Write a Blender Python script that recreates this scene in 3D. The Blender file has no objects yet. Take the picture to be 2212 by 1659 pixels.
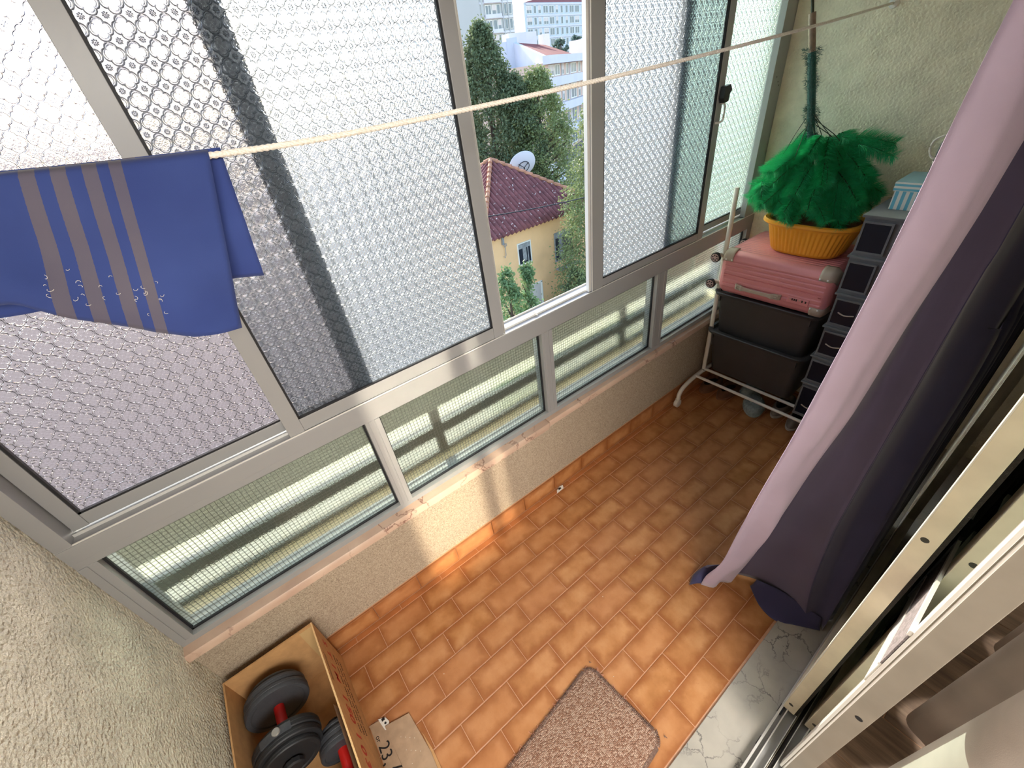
import bpy, math, random
from mathutils import Vector, Matrix, noise
random.seed(7)
R = math.radians
sc = bpy.context.scene
COL = sc.collection

# ------------------------------------------------------------------ camera
cd = bpy.data.cameras.new('camera'); cam = bpy.data.objects.new('camera', cd); COL.objects.link(cam)
cam.location = (0.1353, -1.0964, 1.7621)
cam.rotation_euler = (0.934473, 0.120308, -0.655658)
cd.sensor_fit = 'HORIZONTAL'; cd.sensor_width = 36.0
cd.lens = 36.0 * 894.06 / 2212.0
cd.clip_start = 0.02; cd.clip_end = 600
sc.camera = cam

# ------------------------------------------------------------------ sky, sun, lights, exposure
W = bpy.data.worlds.new('world'); sc.world = W; W.use_nodes = True
nt = W.node_tree; nt.nodes.clear()
sky = nt.nodes.new('ShaderNodeTexSky'); sky.sky_type = 'NISHITA'
sky.sun_disc = False
sky.sun_elevation = R(25); sky.sun_rotation = R(90 - 76.5)
sky.altitude = 60; sky.air_density = 1.0; sky.dust_density = 1.1; sky.ozone_density = 1.2
bg = nt.nodes.new('ShaderNodeBackground'); bg.inputs[1].default_value = 0.44
wo = nt.nodes.new('ShaderNodeOutputWorld')
nt.links.new(sky.outputs[0], bg.inputs[0]); nt.links.new(bg.outputs[0], wo.inputs[0])

def lamp(name, kind, energy, color, loc=(0, 0, 0), direction=(0, 0, -1), **kw):
    l = bpy.data.lights.new(name, kind); l.energy = energy; l.color = color
    for k, v in kw.items(): setattr(l, k, v)
    o = bpy.data.objects.new(name, l); COL.objects.link(o); o.location = loc
    o.rotation_euler = Vector(direction).to_track_quat('-Z', 'Y').to_euler()
    return o
SUN_AZ, SUN_EL = R(76.5), R(25)
sd = Vector((math.cos(SUN_AZ) * math.cos(SUN_EL), math.sin(SUN_AZ) * math.cos(SUN_EL), math.sin(SUN_EL)))
lamp('sun', 'SUN', 5.0, (1.0, 0.93, 0.80), direction=-sd, angle=R(0.6))
# added unseen lamps: soft room fill, and stand-ins for reflected sun on the parapet
lamp('room_fill_light', 'AREA', 135, (1.0, 0.97, 0.93), loc=(-0.25, -2.7, 2.38), direction=(0, 0.25, -1), shape='RECTANGLE', size=2.0, size_y=1.8)
REFL = Vector((-0.02, 1.0, -0.62))
for nm, xa, xb, e in (('reflected_sun_patch', 0.306, 0.617, 1.05), ('reflected_sun_strip', 0.707, 0.738, 0.11)):
    lamp(nm, 'AREA', e, (1.0, 0.90, 0.72), loc=((xa + xb) / 2 + 0.03, -1.5, 0.53 + 1.53 * 0.62), direction=REFL,
         shape='RECTANGLE', size=xb - xa, size_y=0.95, spread=R(3.0))
sc.view_settings.view_transform = 'Standard'; sc.view_settings.look = 'None'
sc.view_settings.gamma = 1.0; sc.view_settings.exposure = 0.87
try: sc.view_settings.use_curve_mapping = False
except Exception: pass
cy = sc.cycles
cy.max_bounces = 14; cy.diffuse_bounces = 6; cy.glossy_bounces = 6; cy.transmission_bounces = 10; cy.transparent_max_bounces = 12
cy.sample_clamp_indirect = 8.0; cy.blur_glossy = 1.0

# ------------------------------------------------------------------ material helpers
def lin(c):
    return tuple(((v / 255) / 12.92 if v / 255 <= 0.04045 else ((v / 255 + 0.055) / 1.055) ** 2.4) for v in c) + (1,)
class NT:
    def __init__(s, name):
        s.m = bpy.data.materials.new(name); s.m.use_nodes = True; s.t = s.m.node_tree; s.t.nodes.clear()
        s.out = s.t.nodes.new('ShaderNodeOutputMaterial')
    def n(s, typ, ins=None, **props):
        k = s.t.nodes.new(typ)
        for a, b in props.items(): setattr(k, a, b)
        for a, b in (ins or {}).items(): s.set(k.inputs[a], b)
        return k
    def set(s, sock, v):
        if hasattr(v, 'is_output') or isinstance(v, bpy.types.NodeSocket): s.t.links.new(v, sock)
        elif isinstance(v, bpy.types.Node): s.t.links.new(v.outputs[0], sock)
        else: sock.default_value = v
    def math(s, op, a, b=None, c=None, clamp=False):
        k = s.t.nodes.new('ShaderNodeMath'); k.operation = op; k.use_clamp = clamp
        s.set(k.inputs[0], a)
        if b is not None: s.set(k.inputs[1], b)
        if c is not None: s.set(k.inputs[2], c)
        return k.outputs[0]
    def ramp(s, fac, stops):
        k = s.t.nodes.new('ShaderNodeValToRGB'); s.set(k.inputs[0], fac)
        e = k.color_ramp.elements
        while len(e) < len(stops): e.new(0.5)
        for i, (p, c) in enumerate(stops): e[i].position = p; e[i].color = c
        return k.outputs[0]
    def mixc(s, fac, a, b, mode='MIX'):
        k = s.t.nodes.new('ShaderNodeMix'); k.data_type = 'RGBA'; k.blend_type = mode
        s.set(k.inputs[0], fac); s.set(k.inputs[6], a); s.set(k.inputs[7], b)
        return k.outputs[2]
    def coord(s, which='Object'):
        return s.n('ShaderNodeTexCoord').outputs[which]
    def noise(s, vec, scale, detail=4, rough=0.5, out=0):
        k = s.n('ShaderNodeTexNoise', {'Vector': vec, 'Scale': scale, 'Detail': detail, 'Roughness': rough}); return k.outputs[out]
    def bump(s, h, strength=0.5, dist=0.002):
        return s.n('ShaderNodeBump', {'Height': h, 'Strength': strength, 'Distance': dist}).outputs[0]
    def pbsdf(s, color, rough=0.5, metal=0.0, normal=None, spec=0.5, **ins):
        k = s.n('ShaderNodeBsdfPrincipled', {'Base Color': color, 'Roughness': rough, 'Metallic': metal, 'Specular IOR Level': spec})
        for a, b in ins.items(): s.set(k.inputs[a.replace('_', ' ')], b)
        if normal is not None: s.set(k.inputs['Normal'], normal)
        return k.outputs[0]
    def done(s, sh):
        s.set(s.out.inputs[0], sh); return s.m

def plain(name, c, rough=0.5, metal=0.0, bump=None, var=0.0, vscale=8, spec=0.5, **ins):
    t = NT(name); col = lin(c); co = t.coord()
    if var:
        a = tuple(x * (1 - var) for x in col[:3]) + (1,); b = tuple(min(1, x * (1 + var)) for x in col[:3]) + (1,)
        col = t.ramp(t.noise(co, vscale, 4), [(0.3, a), (0.7, b)])
    nrm = None
    if bump: nrm = t.bump(t.noise(co, bump[0], 4), bump[1], bump[2])
    return t.done(t.pbsdf(col, rough, metal, nrm, spec, **ins))

M = {}
M['alu'] = plain('grey_aluminium', (152, 152, 151), 0.42, 0.12, bump=(300, 0.05, 0.0004))
M['alu_light'] = plain('pale_aluminium', (222, 220, 214), 0.3, 0.3)
M['door_alu'] = plain('champagne_aluminium', (176, 167, 150), 0.45, 0.15, var=0.08, vscale=14)
M['gasket'] = plain('black_rubber', (22, 23, 27), 0.6)
M['black'] = plain('black_plastic', (24, 24, 26), 0.42)
M['door_alu_lit'] = plain('lit_champagne_aluminium', (222, 211, 188), 0.45, 0.1, var=0.08, vscale=14)  # door aluminium lightened to make up for weak light on these sashes
M['door_alu_shaded'] = plain('shaded_champagne_aluminium', (138, 130, 118), 0.45, 0.15, var=0.08, vscale=14)  # same aluminium darkened to offset strong lamp light on the third leaf
M['dark_brush'] = plain('dark_brush', (38, 33, 30), 0.95, bump=(500, 0.8, 0.002), var=0.4, vscale=200)
M['brush_grey'] = plain('grey_brush', (120, 112, 112), 0.9, bump=(400, 0.8, 0.002), var=0.4, vscale=150)
M['hole'] = plain('dark_hole', (70, 68, 62), 0.9)

def stucco(name, c, scale, strength, dist, rough=0.75, swirl=False):
    t = NT(name); co = t.coord()
    n1 = t.noise(co, scale, 3, 0.5); n2 = t.noise(co, scale * 0.12, 3)
    v = t.n('ShaderNodeTexVoronoi', {'Vector': co, 'Scale': scale * 0.9}, feature='SMOOTH_F1').outputs[0]
    h = t.math('ADD', t.math('MULTIPLY', n1, 0.8), t.math('MULTIPLY', v, 0.6))
    mask = t.ramp(n2, [(0.3, (0.75, 0.75, 0.75, 1)), (0.7, (1, 1, 1, 1))])
    h = t.math('MULTIPLY', h, mask)
    a = lin(c); b = tuple(x * 0.86 for x in a[:3]) + (1,)
    col = t.mixc(t.ramp(n2, [(0.35, (0, 0, 0, 1)), (0.65, (1, 1, 1, 1))]), a, b)
    return t.done(t.pbsdf(col, rough, 0, t.bump(h, strength, dist), 0.35))
M['wall_near'] = stucco('cream_stucco', (240, 234, 212), 130, 1.0, 0.014, 0.5)
M['wall_far'] = stucco('cream_orange_peel', (240, 233, 210), 120, 1.0, 0.0045, 0.55)
def parapet_mat():
    t = NT('rough_sprayed_render'); co = t.coord()
    n = t.noise(co, 330, 3, 0.6); n2 = t.noise(co, 3.0, 3)
    col = t.ramp(n, [(0.30, lin((122, 108, 92))), (0.5, lin((176, 160, 138))), (0.72, lin((206, 192, 168)))])
    col = t.mixc(t.math('MULTIPLY', n2, 0.35), col, lin((140, 122, 108)))
    return t.done(t.pbsdf(col, 0.9, 0, t.bump(n, 0.8, 0.002), 0.2))
M['parapet'] = parapet_mat()
M['white_wall'] = plain('white_paint', (226, 222, 212), 0.8)
M['ceiling'] = plain('ceiling_paint', (218, 214, 204), 0.85)

def tile_mat(name, hx, hy):
    t = NT(name); co = t.coord(); oi = t.n('ShaderNodeObjectInfo')
    rnd = oi.outputs['Random']
    off = t.n('ShaderNodeVectorMath', {0: co, 1: t.n('ShaderNodeCombineXYZ', {0: t.math('MULTIPLY', rnd, 37.0), 1: t.math('MULTIPLY', rnd, 91.0), 2: rnd})}, operation='ADD').outputs[0]
    sep = t.n('ShaderNodeSeparateXYZ', {0: co})
    ex = t.math('SUBTRACT', hx, t.math('ABSOLUTE', sep.outputs[0])); ey = t.math('SUBTRACT', hy, t.math('ABSOLUTE', sep.outputs[1]))
    e = t.math('MINIMUM', ex, ey)
    e = t.math('ADD', e, t.math('MULTIPLY', t.math('SUBTRACT', t.noise(off, 22, 3), 0.5), 0.035))
    edge = t.n('ShaderNodeMapRange', {'Value': e, 'From Min': -0.004, 'From Max': 0.036, 'To Min': 0.0, 'To Max': 1.0}, interpolation_type='SMOOTHSTEP').outputs[0]
    cloud = t.noise(off, 11, 4, 0.55)
    base = t.ramp(cloud, [(0.25, lin((154, 98, 50))), (0.5, lin((180, 124, 74))), (0.78, lin((200, 148, 100)))])
    base = t.mixc(t.math('MULTIPLY', rnd, 0.45), base, lin((180, 120, 80)))
    dark = t.mixc(t.math('MULTIPLY', rnd, 0.8), lin((146, 86, 42)), lin((156, 98, 56)))
    col = t.mixc(edge, dark, base)
    col = t.mixc(t.ramp(t.noise(off, 300, 2), [(0.68, (0, 0, 0, 1)), (0.74, (0.35, 0.35, 0.35, 1))]), col, lin((110, 60, 28)))
    rough = t.math('ADD', 0.36, t.math('MULTIPLY', t.noise(off, 30, 3), 0.22))
    return t.done(t.pbsdf(col, rough, 0, t.bump(t.noise(off, 60, 4), 0.25, 0.0012), 0.45))
M['tile'] = tile_mat('terracotta_glazed_tile', 0.1, 0.05)
M['skirt'] = tile_mat('terracotta_skirting_tile', 0.1, 0.05)
M['strip'] = plain('terracotta_strip', (168, 104, 58), 0.45, var=0.2, vscale=10)
M['grout'] = plain('pinkish_grout', (196, 150, 118), 0.9, bump=(200, 0.5, 0.001), var=0.12, vscale=30)

def marble(name, base, dark, vein, vscale, vlo, pink=None):
    t = NT(name); co = t.coord()
    d = t.noise(co, 14, 5, 0.6, out=1)
    wv = t.n('ShaderNodeVectorMath', {0: co, 1: t.n('ShaderNodeVectorMath', {0: d, 'Scale': 0.12}, operation='SCALE').outputs[0]}, operation='ADD').outputs[0]
    v = t.n('ShaderNodeTexVoronoi', {'Vector': wv, 'Scale': vscale}, feature='DISTANCE_TO_EDGE').outputs[0]
    gate = t.ramp(t.noise(co, 5.5, 2), [(0.46, (0, 0, 0, 1)), (0.58, (1, 1, 1, 1))])
    line = t.ramp(v, [(0.0, (1, 1, 1, 1)), (vlo, (0, 0, 0, 1))])
    cl = t.ramp(t.noise(co, 9, 5), [(0.3, lin(base)), (0.75, lin(dark))])
    col = t.mixc(t.math('MULTIPLY', line, gate), cl, lin(vein))
    return t.done(t.pbsdf(col, 0.34, 0, t.bump(t.noise(co, 120, 3), 0.15, 0.001), 0.5))
M['marble'] = marble('grey_veined_marble', (178, 172, 160), (150, 146, 138), (92, 90, 88), 11, 0.035)
M['sill'] = marble('pink_marble', (206, 178, 156), (184, 152, 132), (128, 92, 78), 7, 0.03)

# pressed flower-pattern glass
def flower_glass(name, tint, translucent=0.09, rough=0.05, pitch=0.0345, relief=0.0019):
    t = NT(name); sep = t.n('ShaderNodeSeparateXYZ', {0: t.coord()})
    X = t.math('DIVIDE', sep.outputs[0], pitch); Z = t.math('DIVIDE', sep.outputs[2], pitch)
    def cell(ox):
        u = t.math('SUBTRACT', t.math('FRACT', t.math('ADD', X, 100.0 + ox)), 0.5)
        w = t.math('SUBTRACT', t.math('FRACT', t.math('ADD', Z, 100.0 + ox)), 0.5)
        r = t.math('SQRT', t.math('ADD', t.math('MULTIPLY', u, u), t.math('MULTIPLY', w, w)))
        th = t.math('ARCTAN2', w, u)
        return r, th
    def band(d, w):
        return t.n('ShaderNodeMapRange', {'Value': t.math('ABSOLUTE', d), 'From Min': 0.0, 'From Max': w, 'To Min': 1.0, 'To Max': 0.0}, interpolation_type='SMOOTHSTEP').outputs[0]
    r, th = cell(0.0)
    c4 = t.math('COSINE', t.math('MULTIPLY', th, 4.0))
    Rr = t.math('ADD', 0.335, t.math('MULTIPLY', t.math('POWER', t.math('ABSOLUTE', t.math('COSINE', t.math('MULTIPLY', th, 2.0))), 0.55), 0.145))
    ring = band(t.math('SUBTRACT', r, Rr), 0.055)
    ring2 = band(t.math('SUBTRACT', r, t.math('MULTIPLY', Rr, 0.80)), 0.03)
    inner = t.math('MULTIPLY', band(t.math('SUBTRACT', r, 0.16), 0.13), t.math('MULTIPLY', t.math('ADD', c4, 1.0), 0.5))
    inner2 = t.math('MULTIPLY', band(t.math('SUBTRACT', r, 0.27), 0.06), t.math('SUBTRACT', 0.5, t.math('MULTIPLY', c4, 0.5)))
    r2, th2 = cell(0.5)
    c6 = t.math('ADD', 0.5, t.math('MULTIPLY', t.math('COSINE', t.math('MULTIPLY', th2, 8.0)), 0.5))
    fl = t.math('MULTIPLY', band(t.math('SUBTRACT', r2, 0.11), 0.075), c6)
    dot = band(r2, 0.045)
    h = ring
    for e, k in ((ring2, 0.35), (inner, 0.8), (inner2, 0.5), (fl, 0.8), (dot, 0.7)):
        h = t.math('ADD', h, t.math('MULTIPLY', e, k))
    h = t.math('ADD', h, t.math('MULTIPLY', t.noise(t.coord(), 420, 2), 0.25))
    nrm = t.bump(h, 1.0, relief)
    gl = t.n('ShaderNodeBsdfGlass', {'Color': lin(tint), 'Roughness': rough, 'IOR': 1.48, 'Normal': nrm}).outputs[0]
    tr = t.n('ShaderNodeBsdfTranslucent', {'Color': lin(tint), 'Normal': nrm}).outputs[0]
    return t.done(t.n('ShaderNodeMixShader', {0: translucent, 1: gl, 2: tr}).outputs[0])
M['fglass'] = flower_glass('flower_pattern_glass', (216, 221, 225))
M['fglass_outer'] = flower_glass('flower_pattern_glass_outer', (226, 222, 224), translucent=0.015, rough=0.08, relief=0.0010)
M['fglass_green'] = flower_glass('flower_pattern_glass_greenish', (234, 246, 240), translucent=0.07, rough=0.06, relief=0.0013)
def wired_glass():
    t = NT('wired_glass'); co = t.coord(); sep = t.n('ShaderNodeSeparateXYZ', {0: co}); p = 0.0127
    def line(s, w):
        f = t.math('ABSOLUTE', t.math('SUBTRACT', t.math('FRACT', t.math('DIVIDE', t.math('ADD', s, 10.0), p)), 0.5))
        return t.math('LESS_THAN', f, w)
    g = t.math('MAXIMUM', line(t.math('ADD', sep.outputs[0], t.math('MULTIPLY', t.noise(co, 6, 2), 0.008)), 0.032), line(sep.outputs[2], 0.036))
    nz = t.noise(co, 210, 2, 0.5); nrm = t.bump(nz, 0.30, 0.0007)
    gl = t.n('ShaderNodeBsdfGlass', {'Color': lin((242, 250, 246)), 'Roughness': 0.02, 'IOR': 1.46, 'Normal': nrm}).outputs[0]
    tr = t.n('ShaderNodeBsdfTranslucent', {'Color': lin((246, 236, 216))}).outputs[0]
    a = t.n('ShaderNodeMixShader', {0: 0.035, 1: gl, 2: tr}).outputs[0]
    wire = t.pbsdf(lin((96, 98, 92)), 0.6, 0.3)
    return t.done(t.n('ShaderNodeMixShader', {0: g, 1: a, 2: wire}).outputs[0])
M['wglass'] = wired_glass()
def clear_glass(name, tint=(225, 235, 230), fac=0.85):
    t = NT(name)
    tr = t.n('ShaderNodeBsdfTransparent', {'Color': lin(tint)}).outputs[0]
    gl = t.n('ShaderNodeBsdfGlossy', {'Color': (1, 1, 1, 1), 'Roughness': 0.02}).outputs[0]
    fr = t.n('ShaderNodeFresnel', {'IOR': 1.5}).outputs[0]
    return t.done(t.n('ShaderNodeMixShader', {0: fr, 1: tr, 2: gl}).outputs[0])
M['clear'] = clear_glass('clear_glass')

def fabric(name, c, scale=900, transl=0.0, var=0.06, sheen=0.3, bump=0.35):
    t = NT(name); co = t.coord()
    n = t.noise(co, scale, 2); n2 = t.noise(co, 6, 3)
    a = tuple(x * (1 - var) for x in lin(c)[:3]) + (1,); b = tuple(min(1, x * (1 + var)) for x in lin(c)[:3]) + (1,)
    col = t.ramp(n2, [(0.3, a), (0.7, b)])
    sh = t.pbsdf(col, 0.85, 0, t.bump(n, bump, 0.0006), 0.2, Sheen_Weight=sheen)
    if transl:
        tr = t.n('ShaderNodeBsdfTranslucent', {'Color': col}).outputs[0]
        sh = t.n('ShaderNodeMixShader', {0: transl, 1: sh, 2: tr}).outputs[0]
    return t.done(sh)
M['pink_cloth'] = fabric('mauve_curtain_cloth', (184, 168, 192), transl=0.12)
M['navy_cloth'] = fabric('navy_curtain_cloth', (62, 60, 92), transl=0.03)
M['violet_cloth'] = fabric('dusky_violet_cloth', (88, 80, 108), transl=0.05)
M['linen'] = fabric('grey_linen', (214, 206, 200), 500, transl=0.42, var=0.1, bump=0.6)

# ------------------------------------------------------------------ geometry helpers
class MB:
    def __init__(s): s.v = []; s.f = []
    def add(s, vs, fs):
        o = len(s.v); s.v += [tuple(v) for v in vs]; s.f += [tuple(i + o for i in f) for f in fs]; return s
    def box(s, x0, x1, y0, y1, z0, z1, mtx=None):
        vs = [Vector(p) for p in ((x0, y0, z0), (x1, y0, z0), (x1, y1, z0), (x0, y1, z0), (x0, y0, z1), (x1, y0, z1), (x1, y1, z1), (x0, y1, z1))]
        if mtx is not None: vs = [mtx @ v for v in vs]
        return s.add(vs, [(0, 3, 2, 1), (4, 5, 6, 7), (0, 1, 5, 4), (1, 2, 6, 5), (2, 3, 7, 6), (3, 0, 4, 7)])
    def loft(s, rings, closed=True, caps=True, loop=False):
        n = len(rings[0]); o = len(s.v); fs = []
        for r in rings: s.v += [tuple(p) for p in r]
        K = len(rings)
        for i in range(K if loop else K - 1):
            j = (i + 1) % K
            for k in range(n if closed else n - 1):
                l = (k + 1) % n
                fs.append((o + i * n + k, o + i * n + l, o + j * n + l, o + j * n + k))
        s.f += fs
        if caps and closed and not loop:
            s.f.append(tuple(o + k for k in reversed(range(n)))); s.f.append(tuple(o + (K - 1) * n + k for k in range(n)))
        return s
    def tube(s, pts, r, n=10, caps=True, loop=False):
        pts = [Vector(p) for p in pts]; K = len(pts)
        rs = r if isinstance(r, (list, tuple)) else [r] * K
        rings = []; ref = None
        for i, p in enumerate(pts):
            if loop: d = pts[(i + 1) % K] - pts[i - 1]
            else: d = pts[min(i + 1, K - 1)] - pts[max(i - 1, 0)]
            d.normalize()
            if ref is None: ref = Vector((0, 0, 1)) if abs(d.z) < 0.9 else Vector((1, 0, 0))
            a = d.cross(ref); a.normalize(); b = d.cross(a); ref = -b if False else ref
            rings.append([p + (a * math.cos(2 * math.pi * k / n) + b * math.sin(2 * math.pi * k / n)) * rs[i] for k in range(n)])
        return s.loft(rings, True, caps, loop)
    def disc(s, c, axis, prof, n=24):   # lathe: prof = [(radius, offset along axis)]
        c = Vector(c); ax = Vector(axis).normalized(); t = Vector((0, 0, 1)) if abs(ax.z) < 0.9 else Vector((1, 0, 0))
        a = ax.cross(t).normalized(); b = ax.cross(a)
        rings = [[c + ax * o + (a * math.cos(2 * math.pi * k / n) + b * math.sin(2 * math.pi * k / n)) * max(r, 1e-4) for k in range(n)] for r, o in prof]
        return s.loft(rings, True, True)
    def build(s, name, m, parent=None, smooth=None, loc=None, bevel=0):
        me = bpy.data.meshes.new(name); me.from_pydata(s.v, [], s.f); me.update()
        if smooth is not None:
            me.polygons.foreach_set('use_smooth', [True] * len(me.polygons)); me.set_sharp_from_angle(angle=R(smooth))
        o = bpy.data.objects.new(name, me); COL.objects.link(o)
        if m is not None: me.materials.append(M[m] if isinstance(m, str) else m)
        if loc is not None: o.location = loc
        if parent is not None: o.parent = parent
        if bevel:
            b = o.modifiers.new('bevel', 'BEVEL'); b.width = bevel; b.segments = 2; b.limit_method = 'ANGLE'; b.angle_limit = R(40)
        return o
def tag(o, label=None, cat=None, group=None, kind=None):
    if label: o['label'] = label
    if cat: o['category'] = cat
    if group: o['group'] = group
    if kind: o['kind'] = kind
    return o
def thing(name, loc, label, cat, group=None, rz=0):
    o = bpy.data.objects.new(name, None); COL.objects.link(o); o.location = loc; o.rotation_euler.z = rz
    o.empty_display_size = 0.05
    return tag(o, label, cat, group)
def struct(name, mb, m, parent=None, **kw):
    o = mb.build(name, m, parent, **kw)
    if parent is None: o['kind'] = 'structure'
    return o
def rrect(cx, cy, hx, hy, r, n=5, z=0.0):
    out = []
    for sx, sy, a0 in ((1, 1, 0), (-1, 1, 90), (-1, -1, 180), (1, -1, 270)):
        for k in range(n + 1):
            a = R(a0 + 90 * k / n); out.append(Vector((cx + sx * (hx - r) + r * math.cos(a), cy + sy * (hy - r) + r * math.sin(a), z)))
    return out
def text_mesh(name, body, size, m, mtx, parent, extrude=0.0002, shear=0.0, offset=0.0):
    cu = bpy.data.curves.new(name, 'FONT'); cu.body = body; cu.size = size; cu.extrude = extrude; cu.shear = shear; cu.offset = offset
    o = bpy.data.objects.new(name, cu); COL.objects.link(o)
    dg = bpy.context.evaluated_depsgraph_get(); dg.update()
    me = bpy.data.meshes.new_from_object(o.evaluated_get(dg)); bpy.data.objects.remove(o); me.name = name
    me.transform(mtx); me.materials.clear(); me.materials.append(M[m])
    q = bpy.data.objects.new(name, me); COL.objects.link(q)
    if parent is not None: q.parent = parent; q.matrix_parent_inverse = Matrix.Translation(parent.location).inverted()
    return q
def kid(mb, name, m, parent, **kw):
    """child mesh written in world coordinates"""
    o = mb.build(name, m, parent, **kw)
    o.matrix_parent_inverse = parent.matrix_basis.inverted() if parent.parent is None else Matrix.Identity(4)
    return o
def sub(mb, name, m, parent, **kw):
    """sub-part (grandchild) written in world coordinates; its parent part sits at world identity"""
    return mb.build(name, m, parent, **kw)

X0, X1, YW, YD = -0.465, 2.62, 0.038, -1.14
CEIL = 2.45
# ------------------------------------------------------------------ the setting
fl = struct('floor', MB().box(X0 - 0.1, X1 + 0.1, -1.007, 0.06, -0.12, -0.0012), 'grout')
def tile_mesh(name, hx, hy, t=0.008, m='tile', vertical=False):
    g = 0.0011; b = 0.0016
    hx -= g; hy -= g
    lo = [(-hx, -hy), (hx, -hy), (hx, hy), (-hx, hy)]; hi = [(x - math.copysign(b, x), y - math.copysign(b, y)) for x, y in lo]
    vs = [(x, y, -t) for x, y in lo] + [(x, y, -0.0009) for x, y in lo] + [(x, y, 0.0) for x, y in hi]
    fs = [(0, 1, 5, 4), (1, 2, 6, 5), (2, 3, 7, 6), (3, 0, 4, 7), (4, 5, 9, 8), (5, 6, 10, 9), (6, 7, 11, 10), (7, 4, 8, 11), (8, 9, 10, 11)]
    me = bpy.data.meshes.new(name); me.from_pydata(vs, [], fs); me.materials.append(M[m]); return me
full = tile_mesh('tile', 0.1, 0.05)
def put(me, name, loc, parent, tilt=0.0):
    o = bpy.data.objects.new(name, me); COL.objects.link(o); o.location = loc; o.parent = parent
    if tilt: o.rotation_euler = (random.uniform(-tilt, tilt), random.uniform(-tilt, tilt), 0)
    return o
for row in range(1, 11):
    y = -(row - 0.5) * 0.1
    x = -0.6 if row % 2 else -0.5
    while x < X1:
        a, b = max(x, X0), min(x + 0.2, X1)
        if b - a > 0.015:
            me = full if b - a > 0.199 else tile_mesh('tile', (b - a) / 2, 0.05)
            put(me, 'tile', ((a + b) / 2, y, random.uniform(-0.0004, 0.0004)), fl, 0.0016)
        x += 0.2
x = -0.49
while x < X1:                                            # the narrow cut strip along the parapet
    a, b = max(x, X0), min(x + 0.2, X1)
    if b - a > 0.01: kid(MB().box(a + 0.001, b - 0.001, 0.0012, 0.0255, -0.008, 0.0), 'strip_tile', 'strip', fl, bevel=0.0008)
    x += 0.2
bb = struct('baseboard_window', MB().box(X0, X1, 0.034, 0.045, 0.0, 0.098), 'grout')
sk = tile_mesh('skirting_tile', 0.1, 0.049, 0.008, 'skirt')
x = -0.58
while x < X1:
    a, b = max(x, X0), min(x + 0.2, X1)
    if b - a > 0.015:
        me = sk if b - a > 0.199 else tile_mesh('skirting_tile', (b - a) / 2, 0.049, 0.008, 'skirt')
        o = put(me, 'skirting_tile', ((a + b) / 2, 0.0262, 0.049), bb); o.rotation_euler = (R(90), 0, 0)
    x += 0.2
struct('wall_window', MB().box(X0 - 0.1, X1 + 0.1, YW, 0.20, -0.1, 0.445), 'parapet')
struct('trim_9', MB().box(X0 - 0.1, X1 + 0.1, 0.06, 0.20, 2.19, CEIL + 0.1), 'wall_far')
struct('wall_near', MB().box(X0 - 0.12, X0, -1.30, 0.20, -0.1, CEIL + 0.1), 'wall_near')
struct('wall_far', MB().box(X1, X1 + 0.12, -1.30, 0.20, -0.1, CEIL + 0.1), 'wall_far')
struct('ceiling', MB().box(X0 - 0.1, X1 + 0.1, -1.35, 0.2, CEIL, CEIL + 0.1), 'ceiling')
# wall between balcony and room with the door opening
struct('wall_door', MB().box(X0, -0.43, -1.30, YD, 0, CEIL).box(2.05, X1, -1.30, YD, 0, CEIL).box(-0.43, 2.05, -1.30, YD, 2.18, CEIL), 'wall_far')
# room behind
struct('wall_back', MB().box(-1.5, 3.6, -4.7, -4.6, 0, CEIL), 'white_wall')
struct('wall_left', MB().box(-1.6, -1.5, -4.6, -1.25, 0, CEIL), 'white_wall')
struct('wall_right', MB().box(3.6, 3.7, -4.6, -1.25, 0, CEIL), 'white_wall')
struct('ceiling_room', MB().box(-1.6, 3.7, -4.7, -1.30, CEIL, CEIL + 0.1), 'ceiling')
struct('wall_front', MB().box(-1.6, X0 - 0.12, -1.30, -1.2, 0, CEIL).box(X1 + 0.12, 3.7, -1.30, -1.2, 0, CEIL), 'white_wall')
def plank_mat():
    t = NT('wood_look_plank'); co = t.coord(); rnd = t.n('ShaderNodeObjectInfo').outputs['Random']
    mp = t.n('ShaderNodeMapping', {'Vector': co, 'Scale': (38, 3.0, 1), 'Location': t.n('ShaderNodeCombineXYZ', {0: t.math('MULTIPLY', rnd, 50), 1: t.math('MULTIPLY', rnd, 20), 2: 0.0}).outputs[0]}).outputs[0]
    n = t.noise(mp, 1.0, 5, 0.65)
    col = t.ramp(n, [(0.25, lin((88, 72, 60))), (0.5, lin((128, 108, 92))), (0.72, lin((160, 138, 118)))])
    return t.done(t.pbsdf(col, 0.5, 0, t.bump(n, 0.3, 0.001), 0.4))
M['plank'] = plank_mat()
fi = struct('floor_room', MB().box(-1.6, 3.7, -4.7, -1.262, -0.1, -0.002), 'grout')
pm = tile_mesh('floor_plank', 0.1, 0.6, 0.006, 'plank')
ii = 0
for i in range(-7, 18):
    for k in range(3):
        yc = -1.262 - 0.6 - k * 1.2 + (-0.09 - 0.35 * (i % 3)) + (0.35 if i % 3 == 2 else 0)
        if k == 0 and yc + 0.6 < -1.27:
            a, b = yc + 0.6, -1.264
            me = tile_mesh('floor_plank', 0.1, (b - a) / 2, 0.006, 'plank'); put(me, 'floor_plank', (0.068 + i * 0.2, (a + b) / 2, 0), fi)
        put(pm, 'floor_plank', (0.068 + i * 0.2, yc, 0), fi)

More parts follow.
